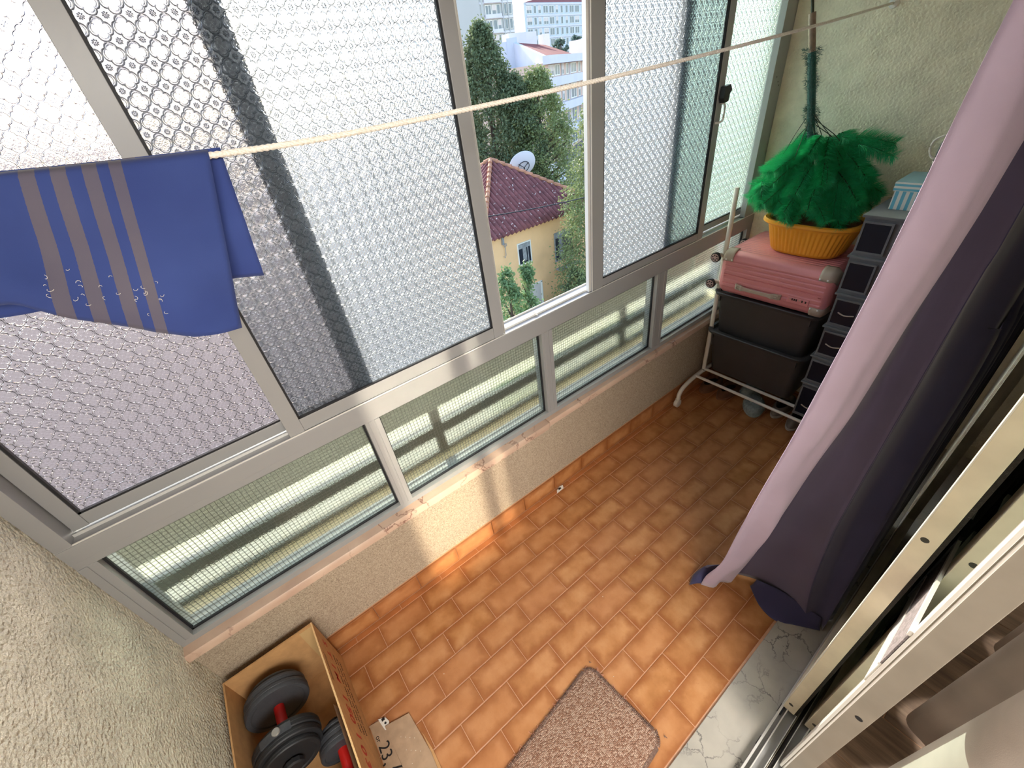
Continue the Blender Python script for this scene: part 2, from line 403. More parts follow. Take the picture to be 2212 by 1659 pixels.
# marble threshold and the door track
struct('trim_1', MB().box(X0, X1, YD - 0.002, -1.007, -0.02, 0.006), 'marble', bevel=0.0015)
tk = struct('trim_2', MB().box(-0.43, 2.05, -1.262, YD, -0.02, 0.018), 'alu')
for y, w, h, m in ((-1.1435, 0.006, 0.030, 'alu_light'), (-1.158, 0.003, 0.040, 'alu_light'), (-1.183, 0.002, 0.038, 'alu_light'), (-1.187, 0.0015, 0.030, 'door_alu'),
                   (-1.199, 0.002, 0.038, 'alu_light'), (-1.222, 0.003, 0.040, 'alu_light'), (-1.236, 0.006, 0.030, 'alu_light'), (-1.258, 0.006, 0.026, 'alu_light')):
    kid(MB().box(-0.30, 2.05, y - w / 2, y + w / 2, 0.018, h), 'track_rail', m, tk)
kid(MB().box(-0.30, 2.05, -1.1975, -1.1895, 0.018, 0.030), 'track_brush', 'dark_brush', tk)
for x in (0.80, 0.93): kid(MB().box(x, x + 0.03, -1.1402, -1.1385, 0.014, 0.022), 'drain_slot', 'hole', tk)
kid(MB().box(0.925, 0.955, -1.1515, -1.1465, 0.0185, 0.031), 'roller_block', 'gasket', tk)
kid(MB().box(0.925, 0.955, -1.2335, -1.2285, 0.0185, 0.031), 'roller_block', 'gasket', tk)

# sill of pink marble in two slabs
s1 = MB(); s1.loft([[Vector((x, yy, zz)) for yy, zz in ((0.06, 0.447), (0.016, 0.447), (0.010, 0.453), (0.010, 0.474), (0.016, 0.482), (0.06, 0.484))] for x in (X0, 1.0, 1.018)][:2] +
                   [[Vector((1.018, yy, zz)) for yy, zz in ((0.06, 0.452), (0.022, 0.452), (0.018, 0.456), (0.018, 0.470), (0.022, 0.477), (0.06, 0.480))]])
sl = struct('trim_3', s1, 'sill', smooth=40)
s2 = MB(); s2.loft([[Vector((x, yy, zz)) for yy, zz in ((0.06, 0.449), (0.026, 0.449), (0.021, 0.454), (0.021, 0.473), (0.026, 0.481), (0.06, 0.483))] for x in (1.02, X1)])
struct('trim_4', s2, 'sill', smooth=40)
struct('trim_5', MB().box(X0 - 0.2, X1 + 0.2, 0.12, 0.34, 0.30, 0.395), plain('cream_ledge', (252, 226, 182), 0.85, var=0.08, vscale=12, bump=(150, 0.4, 0.002)))

# fixed lower window: frame bars, mullions, wired panes
Y0, Y1 = 0.050, 0.135
fr = struct('window_1', MB().box(X0, X1, Y0, Y1, 0.482, 0.507), 'alu', bevel=0.0012)
kid(MB().box(X0, X1, Y0, Y1, 0.925, 0.997).box(X0, X1, Y0 - 0.0015, Y0, 0.947, 0.9965), 'transom', 'alu', fr, bevel=0.001)
for y, h in ((0.0515, 0.004), (0.082, 0.008), (0.088, 0.003), (0.132, 0.006)):
    kid(MB().box(X0, X1, y - 0.0012, y + 0.0012, 0.997, 0.997 + h), 'track_rail', 'alu_light', fr)
kid(MB().box(X0, -0.425, Y0, Y1, 0.507, 0.925).box(X0, -0.445, Y0 - 0.002, Y0, 0.507, 0.925), 'post', 'alu', fr, bevel=0.001)
kid(MB().box(2.575, X1, Y0, Y1, 0.507, 0.925), 'post', 'alu', fr, bevel=0.001)
MUL = ((0.284, 0.334), (1.040, 1.094), (1.783, 1.852))
for a, b in MUL:
    kid(MB().box(a, b, Y0, Y1 - 0.02, 0.507, 0.925).box(a + 0.012, a + 0.026, Y0 - 0.0015, Y0, 0.507, 0.925).box(b - 0.018, b, Y0 - 0.003, Y0, 0.507, 0.925), 'mullion', 'alu', fr, bevel=0.001)
edges = [-0.425] + [v for p in MUL for v in p] + [2.575]
for i in range(0, 8, 2):
    a, b = edges[i], edges[i + 1]
    kid(MB().box(a, b, 0.078, 0.083, 0.507, 0.925), 'wired_pane', 'wglass', fr)
    g = MB(); w = 0.006
    for y0_, y1_ in ((0.070, 0.078),):
        g.box(a, a + w, y0_, y1_, 0.507, 0.925).box(b - w, b, y0_, y1_, 0.507, 0.925).box(a, b, y0_, y1_, 0.507, 0.507 + w).box(a, b, y0_, y1_, 0.925 - w, 0.925)
    kid(g, 'gasket', 'gasket', fr)
# upper frame: jambs and head
j1 = struct('window_6', MB().box(X0, -0.430, Y0, Y1, 0.997, 2.19), 'alu', bevel=0.001)
kid(MB().box(2.515, 2.600, Y0, 0.078, 1.001, 2.19).box(2.600, X1, Y0 + 0.006, Y1, 1.001, 2.19), 'jamb', 'alu', j1, bevel=0.001)
kid(MB().box(X0, X1, Y0, Y1, 2.13, 2.19), 'head', 'alu', j1)
for z in (1.62, 1.60, 1.585): kid(MB().disc((2.55 + (1.62 - z), Y0 - 0.0005, z), (0, 1, 0), [(0.003, 0), (0.003, 0.001)], 10), 'screw_hole', 'hole', j1)

def sash(name, x0, x1, y0, y1, z0, wl, wr, zrail, pane='fglass'):
    """sliding sash: two stiles, two rails, a patterned pane and its gasket"""
    zt = 2.135
    st = struct(name, MB().box(x0, x0 + wl, y0, y1, z0, zt), 'alu', bevel=0.001)
    kid(MB().box(x1 - wr, x1, y0, y1, z0, zt), 'stile', 'alu', st, bevel=0.001)
    kid(MB().box(x0 + wl, x1 - wr, y0 + 0.002, y1, z0, zrail), 'bottom_rail', 'alu', st, bevel=0.001)
    kid(MB().box(x0 + wl, x1 - wr, y0 + 0.002, y1, zt - 0.05, zt), 'top_rail', 'alu', st)
    a, b, c, d = x0 + wl, x1 - wr, zrail, zt - 0.05
    yc = y0 + 0.012
    kid(MB().box(a, b, yc, yc + 0.004, c, d), 'pattern_pane', pane, st)
    g = MB(); w = 0.0055
    g.box(a, a + w, y0 + 0.003, yc, c, d).box(b - w, b, y0 + 0.003, yc, c, d).box(a, b, y0 + 0.003, yc, c, c + w).box(a, b, y0 + 0.003, yc, d - w, d)
    kid(g, 'gasket', 'gasket', st)
    return st
w2 = sash('window_2', -0.428, 0.366, 0.092, 0.118, 1.005, 0.032, 0.056, 1.041, 'fglass_outer')
w3 = sash('window_3', 0.082, 0.866, 0.054, 0.078, 1.000, 0.042, 0.042, 1.043)
w4 = sash('window_4', 1.334, 2.128, 0.054, 0.078, 1.000, 0.066, 0.040, 1.033)
w5 = sash('window_5', 1.838, 2.600, 0.092, 0.118, 1.005, 0.055, 0.026, 1.036, 'fglass_green')
kid(MB().box(0.870, 0.8715, 0.052, 0.080, 1.0, 2.13), 'stile_lip', 'alu_light', w3)
kid(MB().box(1.3225, 1.334, 0.060, 0.076, 1.0, 2.13).box(1.334, 1.337, 0.0515, 0.054, 1.0, 2.13), 'stile_lip', 'alu_light', w4)
# latch and pull handle on the right hand sash
lk = MB(); prof = [(2.098, 1.63), (2.134, 1.635), (2.150, 1.615), (2.137, 1.60), (2.133, 1.575), (2.104, 1.572), (2.094, 1.59)]
lk.loft([[Vector((x, y, z)) for x, z in prof] for y in (0.054, 0.030)])
kid(lk, 'latch', 'black', w4, bevel=0.002)
hb = [Vector((2.112, 0.052, 1.574)), Vector((2.112, 0.035, 1.570)), Vector((2.112, 0.030, 1.56)), Vector((2.112, 0.030, 1.52)), Vector((2.110, 0.032, 1.508)), Vector((2.098, 0.04, 1.502)), Vector((2.094, 0.053, 1.502))]
kid(MB().tube(hb, 0.0045, 8), 'pull_handle', 'alu_light', w4, smooth=40)
kid(MB().tube([(1.035, 0.083, 1.0), (1.037, 0.082, 1.012), (1.043, 0.080, 1.006), (1.047, 0.072, 1.001)], 0.0035, 6), 'crumb', 'white_wall', fr, smooth=60)

# outside balustrade seen through the wired glass
M['rail'] = plain('dark_green_rail', (52, 60, 54), 0.5, 0.1)
M['rib'] = plain('grey_green_rib', (150, 152, 138), 0.6)
def slat_mat():
    t = NT('white_slat'); a = t.n('ShaderNodeBsdfTranslucent', {'Color': lin((240, 236, 222))}).outputs[0]
    return t.done(t.n('ShaderNodeMixShader', {0: 0.75, 1: t.pbsdf(lin((250, 246, 236)), 0.6), 2: a}).outputs[0])
M['slat'] = slat_mat()
bal = thing('balustrade', (1.1, 0.3, 0.395), 'dark green outside balustrade behind the wired lower panes', 'railing')
kid(MB().box(X0 - 0.1, X1 + 0.1, 0.285, 0.315, 0.668, 0.86), 'top_board', 'rail', bal)
kid(MB().box(X0 - 0.1, X1 + 0.1, 0.29, 0.31, 0.506, 0.562), 'middle_rail', 'rail', bal)
kid(MB().box(X0 - 0.1, X1 + 0.1, 0.29, 0.31, 0.398, 0.422), 'bottom_rail', 'rail', bal)
for x in (-0.64 + 0.0, 0.595, 1.835):
    if x > X0: kid(MB().box(x - 0.02, x + 0.02, 0.288, 0.312, 0.395, 0.66), 'post', 'rail', bal)
sm = MB(); z = 0.425
while z < 0.86:
    if not (0.50 < z < 0.565): sm.box(X0 - 0.1, X1 + 0.1, 0.318, 0.321, z, z + (0.0055 if z > 0.5 else 0.0028))
    z += 0.0125
tag(kid(sm, 'slats', 'slat', bal), kind='stuff')
sm = MB(); z = 0.662
while z < 0.86: sm.box(X0 - 0.1, X1 + 0.1, 0.281, 0.285, z, z + 0.006); z += 0.0125
tag(kid(sm, 'board_ribs', 'rib', bal), kind='stuff')

# ------------------------------------------------------------------ door sashes
def door_sash(name, x0, x1, y0, y1, ztop=2.16, z0=0.034, m='door_alu_lit'):
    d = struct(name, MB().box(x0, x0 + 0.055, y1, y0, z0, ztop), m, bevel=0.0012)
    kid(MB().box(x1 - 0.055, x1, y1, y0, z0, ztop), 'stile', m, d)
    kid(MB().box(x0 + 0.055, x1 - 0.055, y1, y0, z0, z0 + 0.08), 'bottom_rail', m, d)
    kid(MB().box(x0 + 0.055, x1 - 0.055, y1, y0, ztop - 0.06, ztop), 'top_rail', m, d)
    ym = (y0 + y1) / 2
    kid(MB().box(x0 + 0.055, x1 - 0.055, ym - 0.003, ym + 0.003, z0 + 0.08, ztop - 0.06), 'glass_pane', 'clear', d)
    return d
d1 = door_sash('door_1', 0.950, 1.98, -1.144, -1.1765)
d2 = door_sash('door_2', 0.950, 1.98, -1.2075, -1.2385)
for d, y in ((d1, -1.157), (d2, -1.224)):
    for z in (0.08, 0.98, 1.87):
        kid(MB().disc((0.9503, y, z), (-1, 0, 0), [(0.0065, 0), (0.0065, 0.0006), (0.003, 0.0004)], 14), 'screw_hole', 'hole', d)
kid(MB().box(0.952, 1.97, -1.1835, -1.1770, 0.04, 2.14), 'brush_strip', 'dark_brush', d1)
kid(MB().box(1.30, 1.97, -1.2070, -1.2015, 0.04, 2.14), 'brush_strip', 'dark_brush', d2)
kid(MB().box(0.949, 0.952, -1.1445, -1.1425, 0.034, 2.16), 'stile_lip', 'alu_light', d1)
d3 = struct('door_3', MB().box(0.800, 0.862, -1.2575, -1.2125, 0.034, 2.16), 'door_alu_shaded', bevel=0.0012)
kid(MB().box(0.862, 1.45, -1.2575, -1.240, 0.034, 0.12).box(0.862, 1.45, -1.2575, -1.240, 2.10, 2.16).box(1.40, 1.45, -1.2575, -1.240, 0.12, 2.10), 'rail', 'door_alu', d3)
kid(MB().box(0.862, 1.40, -1.250, -1.246, 0.12, 2.10), 'glass_pane', 'clear', d3)
kid(MB().box(0.800, 1.26, -1.2065, -1.2035, 0.700, 0.775).box(0.800, 1.26, -1.2065, -1.2015, 0.775, 0.783).box(0.800, 1.26, -1.2065, -1.2010, 0.903, 0.918), 'crossbar', 'alu_light', d3)
kid(MB().box(0.800, 1.06, -1.2060, -1.2030, 0.783, 0.903), 'brush_strip', 'brush_grey', d3)
kid(MB().box(1.06, 1.12, -1.2060, -1.2000, 0.69, 0.93), 'stop_block', 'gasket', d3)
kid(MB().box(0.7985, 0.82, -1.2125, -1.2065, 0.034, 2.16), 'stile_lip', 'alu_light', d3, bevel=0.001)
kid(MB().box(0.7985, 0.82, -1.2185, -1.2145, 0.034, 2.16), 'stile_lip', 'alu_light', d3, bevel=0.001)
kid(MB().disc((0.7995, -1.240, 0.56), (-1, 0, 0), [(0.007, 0), (0.007, 0.0006), (0.003, 0.0004)], 14), 'screw_hole', 'gasket', d3)

# ------------------------------------------------------------------ curtains
def resample(P, n):
    P = [Vector(p) for p in P]; L = [0]
    for a, b in zip(P, P[1:]): L.append(L[-1] + (b - a).length)
    out = []
    for i in range(n):
        s = L[-1] * i / (n - 1); k = 0
        while k < len(P) - 2 and L[k + 1] < s: k += 1
        t = (s - L[k]) / max(1e-9, L[k + 1] - L[k])
        p0 = P[max(k - 1, 0)]; p1 = P[k]; p2 = P[k + 1]; p3 = P[min(k + 2, len(P) - 1)]
        out.append(0.5 * ((2 * p1) + (p2 - p0) * t + (2 * p0 - 5 * p1 + 4 * p2 - p3) * t * t + (3 * p1 - p0 - 3 * p2 + p3) * t ** 3))
    return out
TOPZ = 2.20
ED0 = [(1.120, -0.748, 0.010), (1.128, -0.752, 0.06), (1.119, -0.765, 0.12), (1.115, -0.798, 0.249), (1.104, -0.819, 0.471), (1.093, -0.843, 0.709), (1.084, -0.867, 0.925), (1.075, -0.884, 1.109), (1.063, -0.905, 1.349), (1.054, -0.916, 1.527), (1.041, -0.930, 1.765), (1.03, -0.965, TOPZ)]
ED1 = [(1.263, -0.813, 0.012), (1.239, -0.869, 0.391), (1.212, -0.910, 0.771), (1.197, -0.937, 0.997), (1.191, -0.945, 1.076), (1.177, -0.958, 1.271), (1.165, -0.974, 1.441), (1.152, -0.981, 1.617), (1.12, -1.01, TOPZ)]
ED2 = [(1.290, -1.065, 0.012), (1.270, -1.037, 0.222), (1.256, -1.018, 0.501), (1.248, -1.016, 0.695), (1.239, -1.017, 0.902), (1.231, -1.018, 1.114), (1.220, -1.020, 1.369), (1.215, -1.022, 1.494), (1.19, -1.01, TOPZ)]
ED3 = [(1.291, -1.124, 0.010), (1.312, -1.110, 0.369), (1.329, -1.099, 0.671), (1.339, -1.093, 0.844), (1.353, -1.088, 1.083), (1.360, -1.081, 1.214), (1.365, -1.073, 1.312), (1.40, -1.05, TOPZ)]
def strip(EA, EB, bulge, n=60, m=12, wr=0.004, seed=0, t0=0.0, t1=1.0, flare=None):
    A, B = resample(EA, n), resample(EB, n); rings = []
    for i in range(n):
        d = B[i] - A[i]; up = (A[min(i + 1, n - 1)] - A[max(i - 1, 0)]).normalized(); nr = d.cross(up).normalized()
        if nr.dot(Vector(cam.location) - A[i]) < 0: nr = -nr
        row = []
        for j in range(m + 1):
            t = t0 + (t1 - t0) * j / m
            b = bulge * math.sin(math.pi * t) + wr * noise.noise(Vector((t * 3.0 + seed, A[i].z * 2.2, seed))) * math.sin(math.pi * t) * 2
            row.append(A[i] + d * t + nr * b)
        rings.append(row)
    mb = MB(); mb.loft(rings, closed=False, caps=False); return mb
cur = thing('curtain', (1.2, -1.0, 0.0), 'long two-tone mauve and navy curtain hanging outside the balcony door down to the tiles', 'curtain')
def cloth(mb, name, m, parent, th=0.0016):
    o = kid(mb, name, m, parent, smooth=50); s = o.modifiers.new('solid', 'SOLIDIFY'); s.thickness = th; s.offset = -1; return o
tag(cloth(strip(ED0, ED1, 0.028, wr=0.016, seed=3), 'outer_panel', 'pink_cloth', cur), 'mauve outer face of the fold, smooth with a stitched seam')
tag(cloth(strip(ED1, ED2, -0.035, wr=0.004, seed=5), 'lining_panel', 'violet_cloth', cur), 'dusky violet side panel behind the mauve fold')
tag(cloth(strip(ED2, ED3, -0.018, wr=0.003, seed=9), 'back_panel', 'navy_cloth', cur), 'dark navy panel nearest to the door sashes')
ED4 = [(1.95, -1.118, 0.008), (1.94, -1.112, 0.8), (1.93, -1.09, 1.6), (1.92, -1.05, TOPZ)]  # folds added so the gap beside the door sash reads near black
bf = strip(ED3, ED4, 0.0, n=30, m=60, wr=0.0); rows_ = 61
for i in range(len(bf.v)):
    k = i % rows_; x, y, z = bf.v[i]; w = min(1, k / 6) * min(1, (60 - k) / 6); bf.v[i] = (x, y + 0.018 * w * (0.6 + math.sin(k * 0.75)), z)
tag(cloth(bf, 'gap_dark_folds', 'navy_cloth', cur), 'dark gathered folds added to blacken the gap behind, towards the far end of the door')
A, B = resample(ED0, 60), resample(ED1, 60)
seam = []
for i in range(60):
    d = B[i] - A[i]; up = (A[min(i + 1, 59)] - A[max(i - 1, 0)]).normalized(); nr = d.cross(up).normalized()
    if nr.dot(Vector(cam.location) - A[i]) < 0: nr = -nr
    t = 0.90; seam.append(A[i] + d * t + nr * (0.028 * math.sin(math.pi * t) + 0.016 * noise.noise(Vector((t * 3.0 + 3, A[i].z * 2.2, 3))) * math.sin(math.pi * t) * 2 + 0.0006))
kid(MB().tube(seam, 0.0007, 5), 'seam', 'violet_cloth', cur)
# the spread hem on the floor
hem = MB()
tip = [[(1.088, -0.718, 0.006), (1.105, -0.735, 0.020), (1.150, -0.770, 0.012), (1.205, -0.800, 0.008)], [(1.130, -0.705, 0.012), (1.150, -0.728, 0.045), (1.180, -0.765, 0.05), (1.230, -0.800, 0.02)],
       [(1.175, -0.712, 0.025), (1.165, -0.735, 0.085), (1.190, -0.770, 0.09), (1.255, -0.808, 0.05)], [(1.150, -0.745, 0.10), (1.150, -0.760, 0.13), (1.190, -0.785, 0.13), (1.250, -0.815, 0.10)]]
def smooth_grid(g, nu, nv):
    rows = [resample(r, nv) for r in g]; cols = [resample([r[j] for r in rows], nu) for j in range(nv)]
    return [[cols[j][i] for j in range(nv)] for i in range(nu)]
hem.loft(smooth_grid(tip, 14, 14), closed=False, caps=False)
tag(cloth(hem, 'turned_corner', 'navy_cloth', cur), 'navy corner of the hem turned out on the floor')
h2 = [[(1.262, -0.875, 0.004), (1.215, -0.938, 0.004), (1.205, -1.000, 0.004), (1.238, -1.052, 0.008), (1.285, -1.120, 0.010)],
      [(1.268, -0.880, 0.02), (1.250, -0.935, 0.022), (1.240, -0.990, 0.020), (1.265, -1.045, 0.022), (1.292, -1.112, 0.025)],
      [(1.275, -0.885, 0.05), (1.292, -0.930, 0.05), (1.300, -0.980, 0.055), (1.298, -1.040, 0.06), (1.300, -1.105, 0.06)]]
hm = MB(); hm.loft(smooth_grid(h2, 12, 24), closed=False, caps=False)
tag(cloth(hm, 'hem', 'navy_cloth', cur), 'navy hem spreading over the tiles and the marble threshold')
rod = MB().tube([(-0.3, -1.0, 2.215), (2.05, -1.0, 2.215)], 0.010, 12)
tag(rod.build('curtain_rod', 'white_wall', smooth=40), 'slim white curtain rod above the balcony door', 'rod')

# linen curtain inside the room
pts = [(2.00, -1.62), (1.85, -1.56), (1.75, -1.60), (1.66, -1.50), (1.60, -1.52), (1.52, -1.585), (1.42, -1.50), (1.30, -1.43), (1.225, -1.392), (1.185, -1.400), (1.160, -1.450), (1.10, -1.465), (1.03, -1.420), (0.96, -1.375), (0.900, -1.362), (0.85, -1.375), (0.82, -1.41), (0.80, -1.45)]
base = resample([(x, y, 0) for x, y in pts], 110)
lm = MB(); rings = []
for k in range(14):
    z = 0.028 + (2.25 - 0.028) * k / 13; sh = 1 - 0.12 * k / 13
    rings.append([Vector((p.x, -1.50 + (p.y + 1.50) * sh, z + (0.004 * math.sin(i * 0.5) if k == 0 else 0))) for i, p in enumerate(base)])
lm.loft(rings, closed=False, caps=False)
lc = lm.build('linen_curtain', 'linen', smooth=60); so = lc.modifiers.new('solid', 'SOLIDIFY'); so.thickness = 0.002
tag(lc, 'pale grey linen curtain hanging inside the room over the wood-look floor', 'curtain')
for x in (0.83, 1.98):
    pass
tag(MB().tube([(0.5, -1.50, 2.27), (2.2, -1.50, 2.27)], 0.011, 12).build('curtain_rod', 'alu_light', smooth=40), 'metal rod carrying the grey linen curtain inside the room', 'rod')

# ------------------------------------------------------------------ washing line and blue cloth
def rope_mat():
    t = NT('white_rope'); co = t.coord()
    n = t.noise(co, 300, 3)
    return t.done(t.pbsdf(t.ramp(n, [(0.3, lin((226, 218, 202))), (0.7, lin((250, 246, 238)))]), 0.9, 0, t.bump(n, 0.5, 0.001), 0.2))
M['rope'] = rope_mat()
def rope_pt(x):
    u = (x - 0.35) / 2.3
    if x < 0.35: z = 1.7215 + 0.0625 * ((0.35 - x) / 0.815) ** 1.6
    else: z = 1.7215 + 0.098 * u ** 1.55
    return Vector((x, -0.300, z))
rope = thing('clothes_line', (X0, -0.30, 1.78), 'twisted white cotton clothes line strung across the balcony', 'rope')
for ph in range(3):
    P = []; n = 760
    for i in range(n):
        x = X0 + (X1 - X0) * i / (n - 1); c = rope_pt(x); a = x * 2 * math.pi / 0.026 + ph * 2 * math.pi / 3
        P.append(c + Vector((0, math.cos(a), math.sin(a))) * 0.0024)
    kid(MB().tube(P, 0.0026, 6), 'strand', 'rope', rope, smooth=60)
for x in (X0, X1):
    kid(MB().disc((x, -0.30, rope_pt(x).z), (1 if x < 0 else -1, 0, 0), [(0.018, 0), (0.016, 0.004), (0.005, 0.006), (0.005, 0.014), (0.008, 0.018)], 16), 'wall_hook', 'alu_light', rope, smooth=40)

def blue_mat():
    t = NT('blue_cotton'); co = t.coord()
    n = t.noise(co, 1100, 2); n2 = t.noise(co, 7, 3)
    uv = t.n('ShaderNodeUVMap', uv_map='print').outputs[0]; U = t.n('ShaderNodeSeparateXYZ', {0: uv}).outputs[0]
    f = t.math('ADD', U, t.math('MULTIPLY', t.math('SUBTRACT', t.noise(uv, 60, 2), 0.5), 0.0012))
    st = None
    for a, b in ((0.100, 0.1135), (0.1255, 0.1405), (0.1555, 0.1705), (0.184, 0.1985)):
        k = t.math('MULTIPLY', t.math('GREATER_THAN', f, a), t.math('LESS_THAN', f, b)); st = k if st is None else t.math('ADD', st, k)
    blue = t.ramp(n2, [(0.3, lin((60, 76, 138))), (0.7, lin((70, 88, 152)))])
    col = t.mixc(st, blue, t.ramp(n2, [(0.3, lin((104, 100, 120))), (0.7, lin((118, 112, 124)))]))
    a = t.pbsdf(col, 0.85, 0, t.bump(n, 0.3, 0.0005), 0.15, Sheen_Weight=0.2)
    b = t.n('ShaderNodeBsdfTranslucent', {'Color': col}).outputs[0]
    return t.done(t.n('ShaderNodeMixShader', {0: 0.28, 1: a, 2: b}).outputs[0])
M['blue'] = blue_mat()
cloth_t = thing('blue_cloth', (0.0, -0.30, 1.73), 'royal blue cotton cloth with four grey stripes folded over the clothes line', 'cloth')
def cloth_layer(name, ny, side, top_r, bot_r, bottom_z, u_len=0.62, nu=70, nv=26):
    rows = []; uvs = []
    for j in range(nv + 1):
        v = j / nv; row = []; ur = []
        for i in range(nu + 1):
            u = i / nu * u_len
            xt = top_r - u; xb = bot_r - u * 0.92
            if xt < X0 + 0.02: xt = X0 + 0.02 + (xt - X0 - 0.02) * 0.1
            if xb < X0 + 0.02: xb = X0 + 0.02 + (xb - X0 - 0.02) * 0.1
            zt = rope_pt(xt).z + 0.0075; zb = bottom_z(u)
            w = math.sin(math.pi * min(1, v * 1.2) * 0.5)
            fold = 0.010 * math.sin(u * 34 + v * 2.0 + ny) * v + 0.020 * noise.noise(Vector((u * 7, v * 3, ny))) * v
            y = -0.300 + side * (0.0085 * min(1, v * 24) + 0.008 * v) + fold * 0.8
            row.append(Vector((xt + (xb - xt) * v, y, zt + (zb - zt) * v))); ur.append((u, v))
        rows.append(row); uvs.append(ur)
    mb = MB(); mb.loft(rows, closed=False, caps=False); o = kid(mb, name, 'blue', cloth_t, smooth=60)
    uvl = o.data.uv_layers.new(name='print'); flat = [q for r in uvs for q in r]
    for lp in o.data.loops: uvl.data[lp.index].uv = flat[lp.vertex_index]
    so = o.modifiers.new('solid', 'SOLIDIFY'); so.thickness = 0.0012
    return o
def bz_front(u):
    P = [(0, 1.484), (0.03, 1.489), (0.07, 1.498), (0.115, 1.520), (0.15, 1.545), (0.19, 1.575), (0.225, 1.612), (0.26, 1.618), (0.7, 1.65)]
    for (a, za), (b, zb) in zip(P, P[1:]):
        if u <= b: return za + (zb - za) * (u - a) / (b - a)
    return P[-1][1]
cloth_layer('front_layer', 1.0, -1, 0.196, 0.122, bz_front)
cloth_layer('back_layer', 4.0, 1, 0.212, 0.190, lambda u: 1.545 + u * 0.14)
th = MB(); rnd = random.Random(3)
for k in range(26):
    sidx = rnd.choice((0.106, 0.133, 0.163, 0.191)) + rnd.choice((-0.009, 0.009)); v = rnd.uniform(0.62, 0.86); u = sidx
    xx = (0.196 - u) + ((0.122 - u * 0.92) - (0.196 - u)) * v; zt = rope_pt(xx).z; zz = zt + (bz_front(u) - zt) * v
    fold = 0.010 * math.sin(u * 34 + v * 2.0 + 1) * v + 0.020 * noise.noise(Vector((u * 7, v * 3, 1))) * v
    y = -0.300 - 0.0085 - 0.008 * v + fold * 0.8 - 0.0025
    a0 = rnd.uniform(0, 6.28); L = rnd.uniform(0.003, 0.006); P = []
    for q in range(6): P.append((xx + math.cos(a0 + q * 0.45) * L * q / 5, y - 0.001 * math.sin(q), zz + math.sin(a0 + q * 0.45) * L * q / 5))
    th.tube(P, 0.00028, 4)
tag(kid(th, 'loose_threads', 'rope', cloth_t), 'short white loose threads beside the stripes', kind='stuff')

# ------------------------------------------------------------------ clothes rack
M['white_metal'] = plain('white_enamel', (222, 216, 206), 0.4)
rk = thing('clothes_rack', (2.26, -0.35, 0.0), 'white tubular clothes rack on castors at the far end, loaded with bins', 'rack')
def arc(pts, n=8):
    return resample(pts, n * (len(pts) - 1))
for i, yy in enumerate((-0.012, -1.06)):
    y = yy
    foot = arc([(2.012, y - 0.004, 0.058), (2.018, y, 0.085), (2.05, y, 0.118), (2.12, y, 0.138), (2.20, y, 0.146), (2.30, y, 0.146), (2.42, y, 0.138), (2.50, y, 0.118), (2.535, y, 0.085), (2.54, y, 0.058)])
    kid(MB().tube(foot, 0.0125, 12), 'foot_tube', 'white_metal', rk, smooth=40)
    kid(MB().tube([(2.262, y + 0.002, 0.140), (2.262, y + 0.002, 1.215)], 0.0115, 14), 'post', 'white_metal', rk, smooth=40)
    for x in (2.010, 2.54):
        c = kid(MB().disc((x, y - 0.014, 0.026), (0, 1, 0), [(0.020, -0.002), (0.026, 0.002), (0.026, 0.022), (0.020, 0.026)], 22).box(x - 0.008, x + 0.008, y - 0.012, y + 0.010, 0.026, 0.062), 'castor', 'white_metal', rk, smooth=40)
for x, z in ((2.172, 0.150), (2.262, 0.157), (2.47, 0.150)):
    kid(MB().tube([(x, -0.012, z), (x, -1.06, z)], 0.0085, 12), 'shelf_rail', 'white_metal', rk, smooth=40)

# bins
M['bin'] = plain('charcoal_plastic', (62, 60, 60), 0.42, bump=(700, 0.1, 0.0004), var=0.08)
def make_bin(name, z0, z1, label):
    t = thing(name, (2.40, -0.27, z0), label, 'storage bin', 'stacked charcoal storage bins')
    mb = MB(); cx, cyy = 2.408, -0.268
    def ring(z, hx, hy, r): return rrect(cx, cyy, hx, hy, r, 6, z)
    H = z1 - z0
    outer = [ring(z0, 0.132, 0.222, 0.03), ring(z0 + 0.006, 0.138, 0.228, 0.034), ring(z0 + H * 0.6, 0.160, 0.243, 0.036), ring(z0 + H * 0.6 + 0.002, 0.164, 0.247, 0.036), ring(z1 - 0.02, 0.176, 0.252, 0.036)]
    inner = [ring(z1 - 0.02, 0.170, 0.246, 0.03), ring(z0 + 0.012, 0.135, 0.224, 0.03), ring(z0 + 0.008, 0.01, 0.01, 0.005)]
    mb.loft(outer, caps=True); body = kid(mb, 'body', 'bin', t, smooth=35)
    rim = MB().loft([ring(z1 - 0.022, 0.178, 0.254, 0.04), ring(z1 - 0.018, 0.196, 0.264, 0.05), ring(z1 - 0.004, 0.200, 0.267, 0.05), ring(z1, 0.197, 0.264, 0.05), ring(z1, 0.180, 0.250, 0.04), ring(z1 - 0.03, 0.172, 0.246, 0.036)], caps=False)
    kid(rim, 'rim', 'bin', t, smooth=35)
    for yy in (-0.045, -0.495): kid(MB().box(cx - 0.186, cx - 0.172, yy - 0.003, yy + 0.003, z1 - 0.055, z1 - 0.02), 'clip_rib', 'bin', t)
    return t
make_bin('storage_bin', 0.166, 0.462, 'lower charcoal plastic bin resting on the rails of the white rack')
make_bin('storage_bin', 0.420, 0.700, 'upper charcoal plastic bin directly under the pink suitcase')

